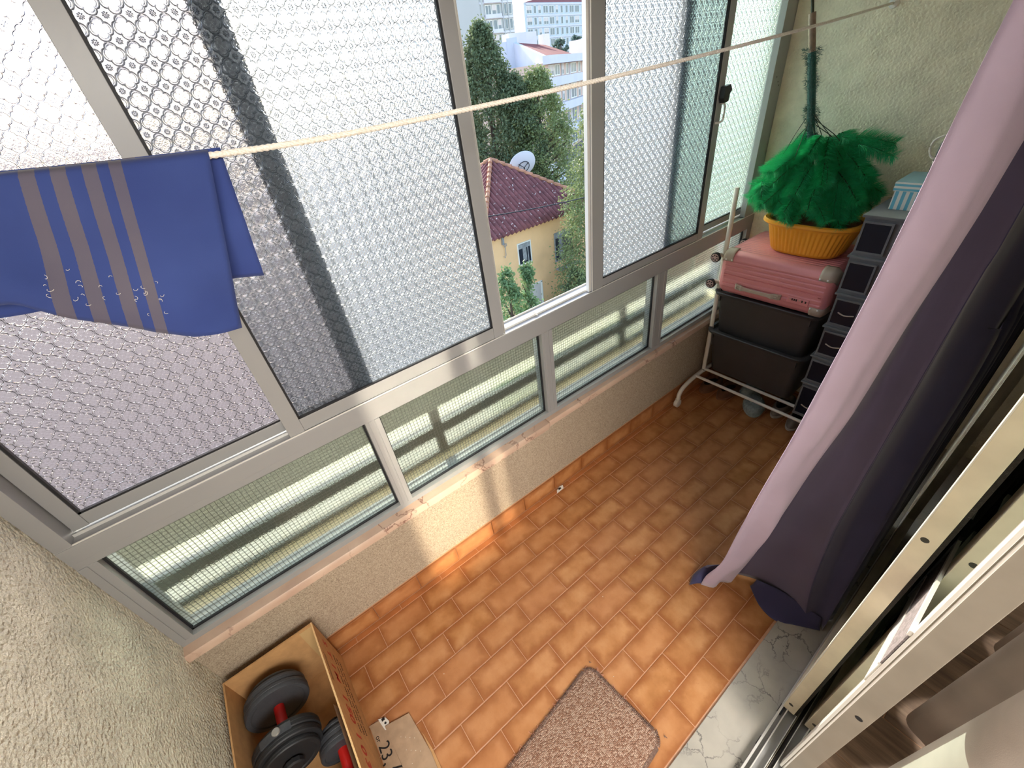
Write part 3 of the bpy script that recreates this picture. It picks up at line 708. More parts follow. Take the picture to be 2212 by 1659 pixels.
# suitcase: ribbed shell lying flat
M['case'] = plain('rose_hard_shell', (212, 136, 138), 0.42, 0.15, bump=(900, 0.12, 0.0003), var=0.05)
M['case_trim'] = plain('beige_case_trim', (176, 160, 144), 0.45)
sx0, sx1, sz0, sz1, sy0, sy1 = 2.205, 2.605, 0.703, 0.932, -0.022, -0.545
su = thing('suitcase', (2.40, -0.28, sz0), 'rose pink ribbed hard-shell suitcase lying flat on the charcoal bins', 'suitcase')
def case_ring(y, inset, rib=True):
    cx, cz = (sx0 + sx1) / 2, (sz0 + sz1) / 2; hx, hz = (sx1 - sx0) / 2 - inset, (sz1 - sz0) / 2 - inset; r = 0.042
    base = rrect(cx, cz, hx, hz, max(0.012, r - inset * 0.4), 6, 0); out = []
    dense = []
    for i in range(len(base)):
        a, b = base[i], base[(i + 1) % len(base)]; L = (b - a).length; n = max(1, int(L / 0.0042))
        if L > 0.02: n = 90 if abs(b.y - a.y) > abs(b.x - a.x) else 190
        else: n = 1
        for k in range(n): dense.append(a.lerp(b, k / n))
    for q in dense:
        dx, dz = q.x - cx, q.y - cz
        s = 0
        if abs(dx) > hx - 0.004:       # side faces: 8 grooves
            ph = (q.y - sz0 + 0.004) / 0.0225; s = 0.0050 * max(0, math.cos(2 * math.pi * ph)) ** 3
            if abs(q.y - (sz0 + 0.098)) < 0.010: s = 0
            if abs(q.y - (sz0 + 0.098)) < 0.0025: s = 0.006
        elif abs(dz) > hz - 0.004:
            ph = (q.x - sx0) / 0.0225; s = 0.0050 * max(0, math.cos(2 * math.pi * ph)) ** 3
        nx = 1 if dx > 0 else -1; nz = 1 if dz > 0 else -1
        if not rib: s = 0
        if abs(dx) > hx - 0.004: out.append(Vector((q.x - nx * s, y, q.y)))
        else: out.append(Vector((q.x, y, q.y - nz * s)))
    return out
rings = [case_ring(sy0, 0.034, False), case_ring(sy0 - 0.004, 0.020, False), case_ring(sy0 - 0.014, 0.008, False), case_ring(sy0 - 0.030, 0.001, False), case_ring(sy0 - 0.036, 0.0), case_ring(sy1 + 0.036, 0.0), case_ring(sy1 + 0.030, 0.001, False),
         case_ring(sy1 + 0.014, 0.008, False), case_ring(sy1 + 0.004, 0.020, False), case_ring(sy1, 0.034, False)]
kid(MB().loft(rings), 'shell', 'case', su, smooth=45)
kid(MB().box(sx0 - 0.0008, sx0 + 0.004, sy1 + 0.045, sy0 - 0.045, sz0 + 0.094, sz0 + 0.102), 'zip', 'case', su)
def guard(ys, top):
    """rounded corner guard wrapped on the shell corner with two rivets"""
    g = MB(); s = -1 if ys == sy1 else 1; zc = sz1 if top else sz0; k = -1 if top else 1
    rings = []
    for i in range(7):
        y = ys - s * (-0.0025 + 0.068 * i / 6)
        ins = 0.030 * max(0, 1 - i / 2.2) ** 1.6
        prof = []
        for q in range(9):
            a = R(90 * q / 8); rr = 0.040
            prof.append(Vector((sx0 - 0.0025 + ins + rr - rr * math.cos(a), y, zc - k * 0.0025 + k * (ins + rr - rr * math.sin(a)))))
        zend = zc + k * 0.050; prof = [Vector((sx0 - 0.0025 + ins, y, zend))] + prof + [Vector((sx0 + 0.052, y, zc - k * 0.0025 + k * ins))]
        rings.append(prof)
    g.loft(rings, closed=False, caps=False)
    o = kid(g, 'corner_guard', 'case_trim', su, smooth=50); m = o.modifiers.new('solid', 'SOLIDIFY'); m.thickness = 0.003; m.offset = 0
    for dy in (0.030, 0.060):
        sub(MB().disc((sx0 - 0.004, ys - s * dy, zc + k * 0.042), (-1, 0, 0), [(0.0042, 0), (0.0036, 0.002), (0.001, 0.003)], 10), 'rivet', 'alu_light', o, smooth=60)
guard(sy1, True); guard(sy1, False); guard(sy0, True)
hd = MB(); P = []
for i in range(25):
    t = i / 24; y = -0.125 - 0.225 * t; dz = 0; e = min(t, 1 - t)
    half = 0.0135 if e < 0.16 else 0.0085 + 0.005 * max(0, 1 - (e - 0.16) / 0.08)
    xo = 0.006 if e < 0.02 else (0.014 if e < 0.14 else 0.020)
    z = 0.762
    P.append([Vector((sx0 - xo, y, z - half)), Vector((sx0 - xo, y, z + half)), Vector((sx0 - xo + 0.010, y, z + half)), Vector((sx0 - xo + 0.010, y, z - half))])
hd.loft(P); kid(hd, 'carry_handle', 'case_trim', su, bevel=0.0015)
for y in (-0.150, -0.325):
    kid(MB().tube([(sx0 - 0.0148, y + math.copysign(1, 1) * 0.014 * math.cos(a), 0.762 + 0.006 * math.sin(a)) for a in [k * math.pi / 8 for k in range(16)]], 0.0007, 5, loop=True), 'handle_slot', 'hole', su)
lk = kid(MB().box(sx0 - 0.004, sx0 + 0.004, -0.472, -0.378, 0.748, 0.780), 'lock_panel', 'case', su, bevel=0.003)
for i, (y, m) in enumerate(((-0.392, 'case_trim'), (-0.401, 'black'), (-0.410, 'black'), (-0.419, 'black'), (-0.431, 'case_trim'), (-0.444, 'black'), (-0.459, 'black'))):
    q = sub(MB().box(sx0 - 0.0055, sx0 - 0.003, y - 0.003, y + 0.003, 0.764 if m == 'black' else 0.768, 0.774), 'lock_wheel', m, lk, bevel=0.0006)
M['wheel_tyre'] = plain('wheel_tyre', (26, 24, 26), 0.5)
M['wheel_rim'] = plain('rose_grey_wheel', (190, 164, 158), 0.5)
def case_wheel(x, y, z):
    w = kid(MB().disc((x + 0.012, y, z), (-1, 0, 0), [(0.020, 0), (0.0255, 0.002), (0.0255, 0.016), (0.021, 0.018)], 24), 'wheel', 'wheel_tyre', su, smooth=40)
    r = MB()
    for k in range(12):
        a = 2 * math.pi * k / 12 + (0.12 if k % 2 else -0.12); r.tube([(x - 0.0065, y + 0.004 * math.cos(a), z + 0.004 * math.sin(a)), (x - 0.0065, y + 0.018 * math.cos(a), z + 0.018 * math.sin(a))], 0.0016, 5)
    r.tube([(x - 0.0065, y + 0.0185 * math.cos(a), z + 0.0185 * math.sin(a)) for a in [2 * math.pi * q / 20 for q in range(20)]], 0.0018, 5, loop=True)
    r.disc((x - 0.005, y, z), (-1, 0, 0), [(0.005, 0), (0.005, 0.003), (0.003, 0.004)], 12)
    q = sub(r, 'wheel_spokes', 'wheel_rim', w, smooth=50)
    kid(MB().box(x + 0.006, x + 0.022, -0.034, y + 0.006, z + 0.004, z + 0.020), 'wheel_fork', 'case_trim', su, bevel=0.002)
case_wheel(2.222, 0.016, 0.878); case_wheel(2.222, 0.020, 0.732); case_wheel(2.50, 0.016, 0.870)

# planter with the artificial pine
M['ochre'] = plain('ochre_plastic', (232, 158, 44), 0.42, var=0.06, vscale=10)
M['soil'] = plain('brown_packing', (120, 66, 34), 0.9, bump=(60, 1, 0.01), var=0.4, vscale=30)
px, py, pz = 2.392, -0.332, 0.9335
pl = thing('planter', (px, py, pz), 'ochre yellow oval plastic planter with fluted sides on the pink suitcase', 'planter')
def oval(z, hx, hy, flute=0.0, n=520, e=3.0):
    base = []
    for k in range(721):
        a = 2 * math.pi * k / 720; c, s = math.cos(a), math.sin(a)
        base.append(Vector((px + hx * math.copysign(abs(c) ** (2 / e), c), py + hy * math.copysign(abs(s) ** (2 / e), s), z)))
    L = [0]
    for a, b in zip(base, base[1:]): L.append(L[-1] + (b - a).length)
    out = []; k = 0
    for i in range(n):
        t = L[-1] * i / n
        while L[k + 1] < t: k += 1
        p = base[k].lerp(base[k + 1], (t - L[k]) / max(1e-9, L[k + 1] - L[k]))
        c = (Vector((px, py, z)) - p).normalized(); out.append(p + c * flute * (0.5 - 0.5 * math.cos(2 * math.pi * 52 * i / n)))
    return out
rs = [oval(pz, 0.090, 0.135), oval(pz + 0.004, 0.098, 0.143), oval(pz + 0.014, 0.104, 0.150, 0.0), oval(pz + 0.022, 0.107, 0.153, 0.0035), oval(pz + 0.115, 0.122, 0.180, 0.0035), oval(pz + 0.122, 0.124, 0.182), oval(pz + 0.136, 0.126, 0.185)]
kid(MB().loft(rs), 'pot', 'ochre', pl, smooth=30)
kid(MB().loft([oval(pz + 0.134, 0.124, 0.183), oval(pz + 0.132, 0.136, 0.198), oval(pz + 0.138, 0.142, 0.205), oval(pz + 0.148, 0.142, 0.205), oval(pz + 0.153, 0.136, 0.199), oval(pz + 0.151, 0.124, 0.183), oval(pz + 0.137, 0.118, 0.176)], caps=False), 'rim', 'ochre', pl, smooth=40)
kid(MB().loft([oval(pz + 0.1365, 0.1185, 0.1765), oval(pz + 0.142, 0.10, 0.15), oval(pz + 0.143, 0.01, 0.01)]), 'filling', 'soil', pl, smooth=60)

def needle_mat():
    t = NT('plastic_needles'); oi = t.n('ShaderNodeObjectInfo').outputs['Random']; n = t.noise(t.coord(), 60, 2)
    col = t.mixc(oi, lin((46, 190, 118)), lin((70, 214, 146))); col = t.mixc(t.math('MULTIPLY', n, 0.6), col, lin((20, 130, 84)))
    a = t.pbsdf(col, 0.42, 0, None, 0.5); b = t.n('ShaderNodeBsdfTranslucent', {'Color': col}).outputs[0]
    return t.done(t.n('ShaderNodeMixShader', {0: 0.25, 1: a, 2: b}).outputs[0])
M['needle'] = needle_mat()
M['tinsel'] = plain('dark_teal_tinsel', (26, 82, 76), 0.4, var=0.3, vscale=200)
M['twig'] = plain('dark_green_wire', (52, 58, 44), 0.7)
M['pole'] = plain('brown_bamboo_print', (132, 112, 96), 0.5, var=0.25, vscale=60)
tr = thing('artificial_pine', (2.40, -0.30, 1.09), 'green artificial pine tree folded up in the ochre planter, trunk pole rising above', 'christmas tree')
Pb, Pt = Vector((2.40, -0.300, 1.10)), Vector((2.40, -0.100, 1.85))
def on_pole(z): return Pb.lerp(Pt, (z - Pb.z) / (Pt.z - Pb.z))
rnd = random.Random(11)
def needles(mb, a, b, n, L, w, spread=0.75, rnd=rnd):
    d = (b - a).normalized()
    for i in range(n):
        t = rnd.random(); p = a.lerp(b, t)
        q = Vector((rnd.gauss(0, 1), rnd.gauss(0, 1), rnd.gauss(0, 1))); q -= q.dot(d) * d
        if q.length < 1e-4: continue
        q.normalize(); dirv = (q * spread + d * (1.0 - spread * 0.5) + Vector((0, 0, -0.12))).normalized()
        l = L * rnd.uniform(0.7, 1.1) * (1 - 0.3 * t)
        e = p + dirv * l; s = dirv.cross(Vector((rnd.random(), rnd.random(), rnd.random()))).normalized() * w
        m = p.lerp(e, 0.55) + Vector((0, 0, 0.003))
        mb.add([p - s, p + s, m + s, m - s, e], [(0, 1, 2, 3), (3, 2, 4)])
kid(MB().tube([on_pole(1.10), on_pole(1.42)], 0.012, 12), 'lower_pole', 'twig', tr, smooth=40)
kid(MB().tube([on_pole(1.69), on_pole(1.825)], 0.0125, 14), 'trunk_pole', 'pole', tr, smooth=40)
kid(MB().tube([on_pole(1.82), on_pole(2.05), on_pole(2.2)], [0.006, 0.005, 0.004], 8), 'top_wire', 'twig', tr, smooth=40)
kid(MB().tube([on_pole(1.40), on_pole(1.70)], 0.015, 12), 'wrapped_pole', 'tinsel', tr, smooth=40)
tb = MB()
for i in range(2600):
    z = rnd.uniform(1.38, 1.715); p = on_pole(z); rr = 0.028 + 0.009 * math.sin(z * 60) + 0.006 * math.sin(z * 23)
    a = rnd.uniform(0, 2 * math.pi); c = p + Vector((math.cos(a), math.sin(a), 0)) * rr * rnd.uniform(0.35, 0.8)
    dv = Vector((math.cos(a + rnd.gauss(0, .7)), math.sin(a + rnd.gauss(0, .7)), rnd.gauss(0.1, 0.6))).normalized() * rnd.uniform(0.008, 0.017); s = dv.cross(Vector((rnd.random(), 1, rnd.random()))).normalized() * 0.0008
    tb.add([c - s, c + s, c + dv], [(0, 1, 2)])
tag(kid(tb, 'tinsel_wrap', 'tinsel', tr), 'dark teal tinsel wound round the trunk', kind='stuff')
B = []
for i in range(72):
    ring = i % 3; a = 2 * math.pi * (i * 0.382) + rnd.uniform(-0.2, 0.2)
    r0 = (0.10, 0.155, 0.19)[ring]; z0 = (1.36, 1.305, 1.235)[ring] + rnd.uniform(-0.03, 0.03)
    c = Vector((2.405, -0.275, z0)); sy = 1.18
    p0 = c + Vector((math.cos(a) * r0 * 0.35, math.sin(a) * r0 * 0.5 * sy, 0.03))
    p1 = c + Vector((math.cos(a) * r0 * 0.95, math.sin(a) * r0 * 1.15 * sy, -0.035 - 0.06 * ring * rnd.random()))
    p1.x = min(p1.x, 2.575); B.append((p0, p1))
B += [(Vector((2.40, -0.40, 1.38)), Vector((2.45, -0.52, 1.33))), (Vector((2.42, -0.38, 1.40)), Vector((2.48, -0.50, 1.37))), (Vector((2.28, -0.20, 1.17)), Vector((2.24, -0.30, 1.10))), (Vector((2.28, -0.34, 1.19)), Vector((2.25, -0.42, 1.115))), (Vector((2.30, -0.10, 1.24)), Vector((2.26, -0.14, 1.14)))]
for i in range(30):
    a = 2 * math.pi * i / 30 + rnd.uniform(-.1, .1); ry = rnd.uniform(0.75, 1.0)
    B.append((Vector((2.395 + 0.08 * math.cos(a), -0.30 + 0.15 * math.sin(a), 1.21 + rnd.uniform(0, 0.05))), Vector((min(2.56, 2.395 + 0.135 * ry * math.cos(a)), -0.30 + 0.215 * ry * math.sin(a), 1.105 + rnd.uniform(0, 0.05)))))
for k, (a, b) in enumerate(B):
    mb = MB(); mb.tube([a, a.lerp(b, 0.5) + Vector((0, 0, 0.006)), b], 0.0022, 5)
    st = kid(mb, 'branch', 'twig', tr)
    nb = MB(); needles(nb, a, b, 1150, 0.062, 0.00048, 0.95)
    q = sub(nb, 'needles', 'needle', st); tag(q, kind='stuff')
for k in range(9):
    a = 2 * math.pi * k / 9; p = on_pole(1.50 - 0.02 * (k % 3))
    e = Vector((2.40 + 0.10 * math.cos(a), -0.26 + 0.14 * math.sin(a), 1.33)); kid(MB().tube([p, p.lerp(e, 0.5) + Vector((0, 0, 0.01)), e], 0.0016, 5), 'hinged_wire', 'twig', tr)
mb = MB(); a, b = Vector((2.395, -0.05, 2.08)), Vector((2.08, -0.052, 1.925)); mb.tube([on_pole(2.15), a, b], 0.002, 5); st = kid(mb, 'branch', 'twig', tr)
nb = MB(); needles(nb, a.lerp(b, 0.4), b, 1500, 0.062, 0.0005, 0.95); q = sub(nb, 'needles', 'needle', st); tag(q, kind='stuff')

# hanging fabric shelf boxes
M['grey_fabric'] = fabric('grey_nonwoven', (104, 104, 106), 700, bump=0.6, var=0.15)
M['window_film'] = plain('dark_clear_film', (20, 26, 40), 0.3, spec=0.2)
shf = thing('fabric_shelf', (2.36, -0.76, 0.16), 'grey fabric shoe shelf with six rows of dark film windows beside the bins', 'shelf')
levels = [0.160, 0.372, 0.528, 0.690, 0.852, 1.016, 1.176]
sx = 2.195
for i in range(6):
    z0, z1 = levels[i], levels[i + 1]; j = rnd.uniform(-0.004, 0.004)
    b = MB(); ins = 0.006
    rings = [[Vector((x, y, z)) for x, y in ((sx + ins + dd, -0.560 - dd * 0.3 + j), (sx + ins + dd, -0.905 + j), (2.50, -0.905 + j), (2.50, -0.560 + j))] for z, dd in ((z0, 0.0), (z0 + 0.01, 0.004), (z1 - 0.012, 0.004), (z1 - 0.001, 0.0))]
    b.loft(rings); o = kid(b, 'compartment', 'grey_fabric', shf, bevel=0.003)
    lip = sub(MB().box(sx - 0.002, 2.505, -0.910 + j, -0.554 + j, z1 - 0.010, z1 - 0.0005), 'edge_band', 'grey_fabric', o, bevel=0.003)
    for c in range(3):
        y1 = -0.572 - c * 0.114 + j; y0 = y1 - 0.084
        w = sub(MB().box(sx + 0.002, sx + 0.0065, y0, y1, z0 + 0.022, z1 - 0.030), 'film_window', 'window_film', o)
        fm = MB(); e = 0.007
        for q in ((y0 - e, y0, z0 + 0.015, z1 - 0.023), (y1, y1 + e, z0 + 0.015, z1 - 0.023), (y0, y1, z0 + 0.015, z0 + 0.022), (y0, y1, z1 - 0.030, z1 - 0.023)): fm.box(sx - 0.001, sx + 0.006, *q)
        w = sub(fm, 'window_binding', 'grey_fabric', o)
        if c == 0 and i in (0, 2, 3):
            w = sub(MB().tube(resample([(sx + 0.0015, y1 - 0.018, z0 + 0.075), (sx - 0.002, y1 - 0.045, z0 + 0.068), (sx + 0.0015, y1 - 0.078, z0 + 0.074)], 10), 0.003, 6), 'shoe_edge', 'case_trim', o, smooth=60)

# striped box and glass jar on the shelf
def stripe_mat(name, horizontal):
    t = NT(name); s = t.n('ShaderNodeSeparateXYZ', {0: t.coord()}); co = s.outputs[2] if horizontal else t.math('ADD', s.outputs[0], s.outputs[1])
    f = t.math('FRACT', t.math('DIVIDE', t.math('ADD', co, 10.0), 0.0155 if horizontal else 0.0215))
    col = t.mixc(t.math('GREATER_THAN', f, 0.5), lin((222, 222, 214)), lin((104, 178, 200)))
    return t.done(t.pbsdf(col, 0.55, 0, None, 0.4))
M['stripe_v'] = stripe_mat('blue_white_upright_stripes', False); M['stripe_h'] = stripe_mat('blue_white_level_stripes', True)
M['lid_blue'] = plain('powder_blue_card', (142, 178, 192), 0.6)
bx = thing('striped_box', (2.38, -0.69, 1.1765), 'pale blue and white striped cardboard box on top of the grey fabric shelf', 'box')
kid(MB().box(2.300, 2.470, -0.800, -0.600, 1.1765, 1.255), 'box_body', 'stripe_v', bx)
ld = kid(MB().box(2.294, 2.476, -0.806, -0.594, 1.243, 1.2745), 'box_lid', 'stripe_h', bx, bevel=0.001)
sub(MB().box(2.2945, 2.4755, -0.8055, -0.5945, 1.2745, 1.2755), 'lid_top', 'lid_blue', ld)
jr = thing('glass_jar', (2.40, -0.700, 1.276), 'small grey glass jar with dark blue cap and white clamp ring on the striped box', 'jar')
M['jar'] = plain('grey_jar_glass', (128, 126, 128), 0.12, spec=0.7)
M['cap'] = plain('dark_blue_cap', (44, 62, 92), 0.5)
kid(MB().disc((2.40, -0.700, 1.276), (0, 0, 1), [(0.040, 0), (0.046, 0.006), (0.047, 0.075), (0.045, 0.11), (0.035, 0.135)], 28), 'jar_body', 'jar', jr, smooth=50)
kid(MB().disc((2.40, -0.700, 1.410), (0, 0, 1), [(0.037, 0), (0.039, 0.003), (0.039, 0.010), (0.037, 0.012)], 28), 'jar_collar', 'white_metal', jr, smooth=40)
kid(MB().disc((2.40, -0.700, 1.422), (0, 0, 1), [(0.033, 0), (0.034, 0.004), (0.033, 0.018), (0.028, 0.022)], 28), 'jar_cap', 'cap', jr, smooth=40)
kid(MB().tube(resample([(2.375, -0.672, 1.418), (2.37, -0.645, 1.405), (2.37, -0.636, 1.385), (2.37, -0.640, 1.362), (2.37, -0.652, 1.345), (2.375, -0.668, 1.340)], 22), 0.0035, 8), 'clamp_handle', 'white_metal', jr, smooth=60)
kid(MB().tube(resample([(2.362, -0.662, 1.335), (2.358, -0.668, 1.322), (2.360, -0.680, 1.318)], 10), 0.003, 6), 'clamp_hook', 'white_metal', jr, smooth=60)

# ------------------------------------------------------------------ shoes under the rack
def shoe(name, x, y, L, w, h, m, sole, label, cat, rz=0, open_top=True, fuzzy=False, group=None):
    t = thing(name, (x, y, 0.0), label, cat, group, rz)
    def outline(z, s, k=0.0):
        out = []
        for q in range(28):
            a = 2 * math.pi * q / 28; c, sn = math.cos(a), math.sin(a)
            wx = L / 2 * s * c; wy = w / 2 * s * sn * (1 + 0.12 * c)
            out.append(Vector((wx, wy, z)))
        return out
    so = MB().loft([outline(0.001, 0.96), outline(0.004, 1.0), outline(0.016, 1.0), outline(0.018, 0.97)]); o = so.build('sole', sole, t, smooth=40)
    up = MB().loft([outline(0.018, 0.96), outline(0.03, 0.97), outline(h * 0.7, 0.90), outline(h * 0.92, 0.78)] + ([outline(h, 0.70), outline(h * 0.9, 0.64), outline(0.022, 0.60)] if open_top else [outline(h, 0.5), outline(h + 0.002, 0.05)]), caps=False)
    up.build('upper', m, t, smooth=50)
    if open_top: MB().loft([outline(0.019, 0.62), outline(0.023, 0.60)]).build('insole', 'gasket', t)
    if fuzzy:
        fz = MB(); r = random.Random(int(x * 1000))
        for i in range(2200):
            a = r.uniform(0, 2 * math.pi); s = r.uniform(0.55, 1.0); z = h * (1.05 - 0.75 * max(0, s - 0.5) * 2) + 0.002
            p = Vector((L / 2 * s * math.cos(a), w / 2 * s * math.sin(a), max(0.02, z))); d = Vector((math.cos(a) * s + r.gauss(0, .4), math.sin(a) * s + r.gauss(0, .4), 0.8)).normalized() * r.uniform(0.006, 0.012)
            q = d.cross(Vector((r.random(), r.random(), 0.3))).normalized() * 0.0007; fz.add([p - q, p + q, p + d], [(0, 1, 2)])
        tag(fz.build('fluff', m, t), kind='stuff')
    return t
M['brown_shoe'] = plain('brown_felt', (104, 70, 48), 0.9, bump=(300, .5, .001)); M['brown_sole'] = plain('brown_sole', (126, 86, 60), 0.8)
M['fluff'] = plain('blue_grey_fluff', (150, 164, 164), 0.9, var=0.2, vscale=80); M['shoe_grey'] = plain('grey_canvas', (118, 108, 98), 0.85, bump=(400, .4, .001)); M['shoe_sole'] = plain('off_white_sole', (172, 164, 150), 0.7)
shoe('slipper', 2.325, -0.045, 0.22, 0.095, 0.055, 'brown_shoe', 'brown_sole', 'brown slipper under the rack, the one next to the parapet', 'slipper', group='brown slippers under the rack')
shoe('slipper', 2.335, -0.155, 0.22, 0.098, 0.055, 'brown_shoe', 'brown_sole', 'brown slipper under the rack, beside the blue-grey fluffy one', 'slipper', group='brown slippers under the rack')
shoe('fluffy_slipper', 2.30, -0.335, 0.20, 0.115, 0.055, 'fluff', 'fluff', 'blue-grey fluffy slipper lying on the tiles in front of the rails', 'slipper', rz=R(25), open_top=False, fuzzy=True)
shoe('fluffy_slipper', 2.44, -0.255, 0.20, 0.10, 0.055, 'fluff', 'fluff', 'blue-grey fluffy slipper half hidden behind the rear rail under the bin', 'slipper', rz=R(-10), open_top=False, fuzzy=True)
shoe('sneaker', 2.40, -0.455, 0.24, 0.088, 0.06, 'shoe_grey', 'shoe_sole', 'grey canvas shoe with pale sole, next to the fluffy slipper', 'shoe', group='grey canvas shoes under the rack')
shoe('sneaker', 2.355, -0.560, 0.24, 0.090, 0.06, 'shoe_grey', 'shoe_sole', 'grey canvas shoe with pale sole, next to the mauve curtain', 'shoe', group='grey canvas shoes under the rack')

# ------------------------------------------------------------------ rug
def rug_mat():
    t = NT('brown_woven_rug'); co = t.coord(); s = t.n('ShaderNodeSeparateXYZ', {0: co})
    v = t.n('ShaderNodeTexVoronoi', {'Vector': t.n('ShaderNodeMapping', {'Vector': co, 'Scale': (175, 260, 1)}).outputs[0], 'Scale': 1.0, 'Randomness': 0.45}, feature='F1')
    c = t.n('ShaderNodeSeparateXYZ', {0: v.outputs['Color']})
    col = t.ramp(c.outputs[0], [(0.1, lin((150, 112, 92))), (0.5, lin((176, 142, 122))), (0.9, lin((198, 170, 150)))])
    h = t.math('SUBTRACT', 1.0, v.outputs['Distance'])
    dk = t.ramp(v.outputs['Distance'], [(0.35, (0, 0, 0, 1)), (0.75, (0.6, 0.6, 0.6, 1))])
    col = t.mixc(dk, col, lin((96, 66, 52)))
    return t.done(t.pbsdf(col, 0.95, 0, t.bump(h, 1.0, 0.004), 0.1))
M['rug'] = rug_mat()
M['stitch'] = plain('grey_overlock_yarn', (122, 98, 88), 0.9, var=0.25, vscale=120)
M['fray'] = plain('pinkish_frayed_yarn', (196, 140, 116), 0.95)
rg = thing('doormat', (0.27, -0.82, 0.0), 'brown woven doormat with rounded corners and grey overlocked edge', 'rug')
cx_, cy_ = 0.265, -0.835; ang = R(5.5); rot = Matrix.Translation((cx_, cy_, 0)) @ Matrix.Rotation(ang, 4, 'Z')
oul = [rot @ p for p in rrect(0, 0, 0.318, 0.152, 0.035, 8, 0.0)]
def ring_at(z, s):
    return [rot @ Vector((p.x * (1 - s / 0.318), p.y * (1 - s / 0.152), z)) for p in rrect(0, 0, 0.318, 0.152, 0.035, 8, 0.0)]
kid(MB().loft([ring_at(0.0005, 0.001), ring_at(0.005, 0.0), ring_at(0.0075, 0.004)]), 'weave', 'rug', rg, smooth=50)
stt = MB(); P = resample(oul + [oul[0]], 420)
for i, p in enumerate(P[:-1]):
    d = (P[i + 1] - p).normalized(); nrm_ = Vector((d.y, -d.x, 0)); pts_ = []
    for q in range(6):
        a = math.pi * q / 5; pts_.append(p + nrm_ * (0.004 * math.sin(a) - 0.001) + Vector((0, 0, 0.0045 + 0.0042 * math.cos(a))) + d * (0.0012 * q / 5))
    pts_[0] -= nrm_ * 0.006 * (1 if i % 2 else 0.7); stt.tube(pts_, 0.0011, 4, caps=False)
tag(kid(stt, 'overlock_edge', 'stitch', rg, smooth=60), kind='stuff')
kid(MB().tube([rot @ Vector((p.x * 0.975, p.y * 0.95, 0.0080)) for p in rrect(0, 0, 0.318, 0.152, 0.033, 8, 0)], 0.0008, 5, loop=True), 'chain_stitch', 'stitch', rg)
fy = MB(); r9 = random.Random(5)
for i in range(90):
    p = r9.choice(P[0:150] + P[390:419]) ; a0 = r9.uniform(0, 6.28); pts_ = [Vector((p.x, p.y, 0.004))]
    for q in range(5): pts_.append(pts_[-1] + Vector((math.cos(a0 + q * r9.uniform(-.7, .9)), math.sin(a0 + q * r9.uniform(-.7, .9)), r9.uniform(-0.1, 0.2))) * 0.0035)
    for q in pts_: q.z = max(0.0015, q.z)
    fy.tube(pts_, 0.0009, 4)
tag(kid(fy, 'frayed_yarn', 'fray', rg, smooth=60), kind='stuff')

# ------------------------------------------------------------------ cardboard box with dumbbells, flat cardboard
def card_mat(name, c):
    t = NT(name); co = t.coord(); n = t.noise(co, 40, 3)
    wv = t.n('ShaderNodeTexWave', {'Vector': co, 'Scale': 90.0, 'Distortion': 0.5}).outputs[1]
    a = lin(c); b = tuple(v * 0.82 for v in a[:3]) + (1,)
    return t.done(t.pbsdf(t.ramp(n, [(0.3, b), (0.7, a)]), 0.7, 0, t.bump(t.math('ADD', n, t.math('MULTIPLY', wv, 0.05)), 0.15, 0.001), 0.3))
M['card'] = card_mat('brown_cardboard', (198, 152, 102)); M['card_grey'] = card_mat('greyish_cardboard', (178, 150, 122)); M['card_edge'] = plain('cut_cardboard_edge', (226, 186, 132), 0.8, bump=(700, 0.9, 0.001), var=0.15, vscale=300)
M['tape'] = plain('packing_tape', (200, 166, 116), 0.25, spec=0.6)
M['red_ink'] = plain('red_print', (176, 36, 16), 0.6); M['dark_ink'] = plain('brown_black_print', (64, 34, 18), 0.6); M['black_ink'] = plain('black_marker', (26, 22, 20), 0.5)
cb = thing('cardboard_box', (-0.305, -0.30, 0.0), 'open brown cardboard box with red lettering in the corner under the window, holding dumbbells', 'box')
bx0, bx1, by0, by1, bh, tt = -0.452, -0.160, -0.66, -0.008, 0.298, 0.005
def wall_piece(a, b, c, d, name, lean=0.0):
    return kid(MB().box(a, b, c, d, 0.002, bh), name, 'card', cb)
wall_piece(bx0, bx0 + tt, by0, by1, 'side_panel'); wall_piece(bx0 + tt, bx1 - tt, by1 - tt, by1, 'end_panel'); wall_piece(bx0 + tt, bx1 - tt, by0, by0 + tt, 'end_panel')
sp = wall_piece(bx1 - tt, bx1, by0, by1, 'side_panel')
kid(MB().box(bx0 + tt, bx1 - tt, by0 + tt, by1 - tt, 0.002, 0.006), 'bottom_panel', 'card', cb)
kid(MB().box(bx1 - tt, bx1, by0, by1, bh, bh + 0.0012), 'cut_edge', 'card_edge', cb)
kid(MB().box(bx1 - 0.05, bx1 - tt - 0.0002, by1 - tt - 0.0012, by1 - tt - 0.0002, 0.08, bh - 0.01).box(bx1 - tt - 0.0014, bx1 - tt - 0.0002, by1 - 0.075, by1 - tt - 0.001, 0.10, bh - 0.02), 'corner_tape', 'tape', cb)
kid(MB().loft([[Vector((bx1 - 0.012 - 0.006 * (z > 0.2), y, z)) for y in (-0.30, -0.40, -0.55)] for z in (0.05, 0.2, bh - 0.01)], closed=False, caps=False), 'torn_flap', 'card_grey', cb)
def side_text(body, size, y, z, m, flip=True):
    # lies on the outer side (x = bx1), reads from the wall end towards the camera end
    mt = Matrix(((0, 0, 1, bx1 + 0.0004), (-1 if flip else 1, 0, 0, y), (0, -1 if flip else 1, 0, z), (0, 0, 0, 1)))
    return text_mesh('lettering', body, size, m, mt, cb, offset=0.0012 if m == 'red_ink' else 0.0)
side_text('S', 0.050, -0.040, 0.225, 'red_ink'); side_text('T', 0.050, -0.078, 0.215, 'red_ink'); side_text('1', 0.050, -0.130, 0.215, 'red_ink'); side_text('M', 0.050, -0.165, 0.215, 'red_ink')
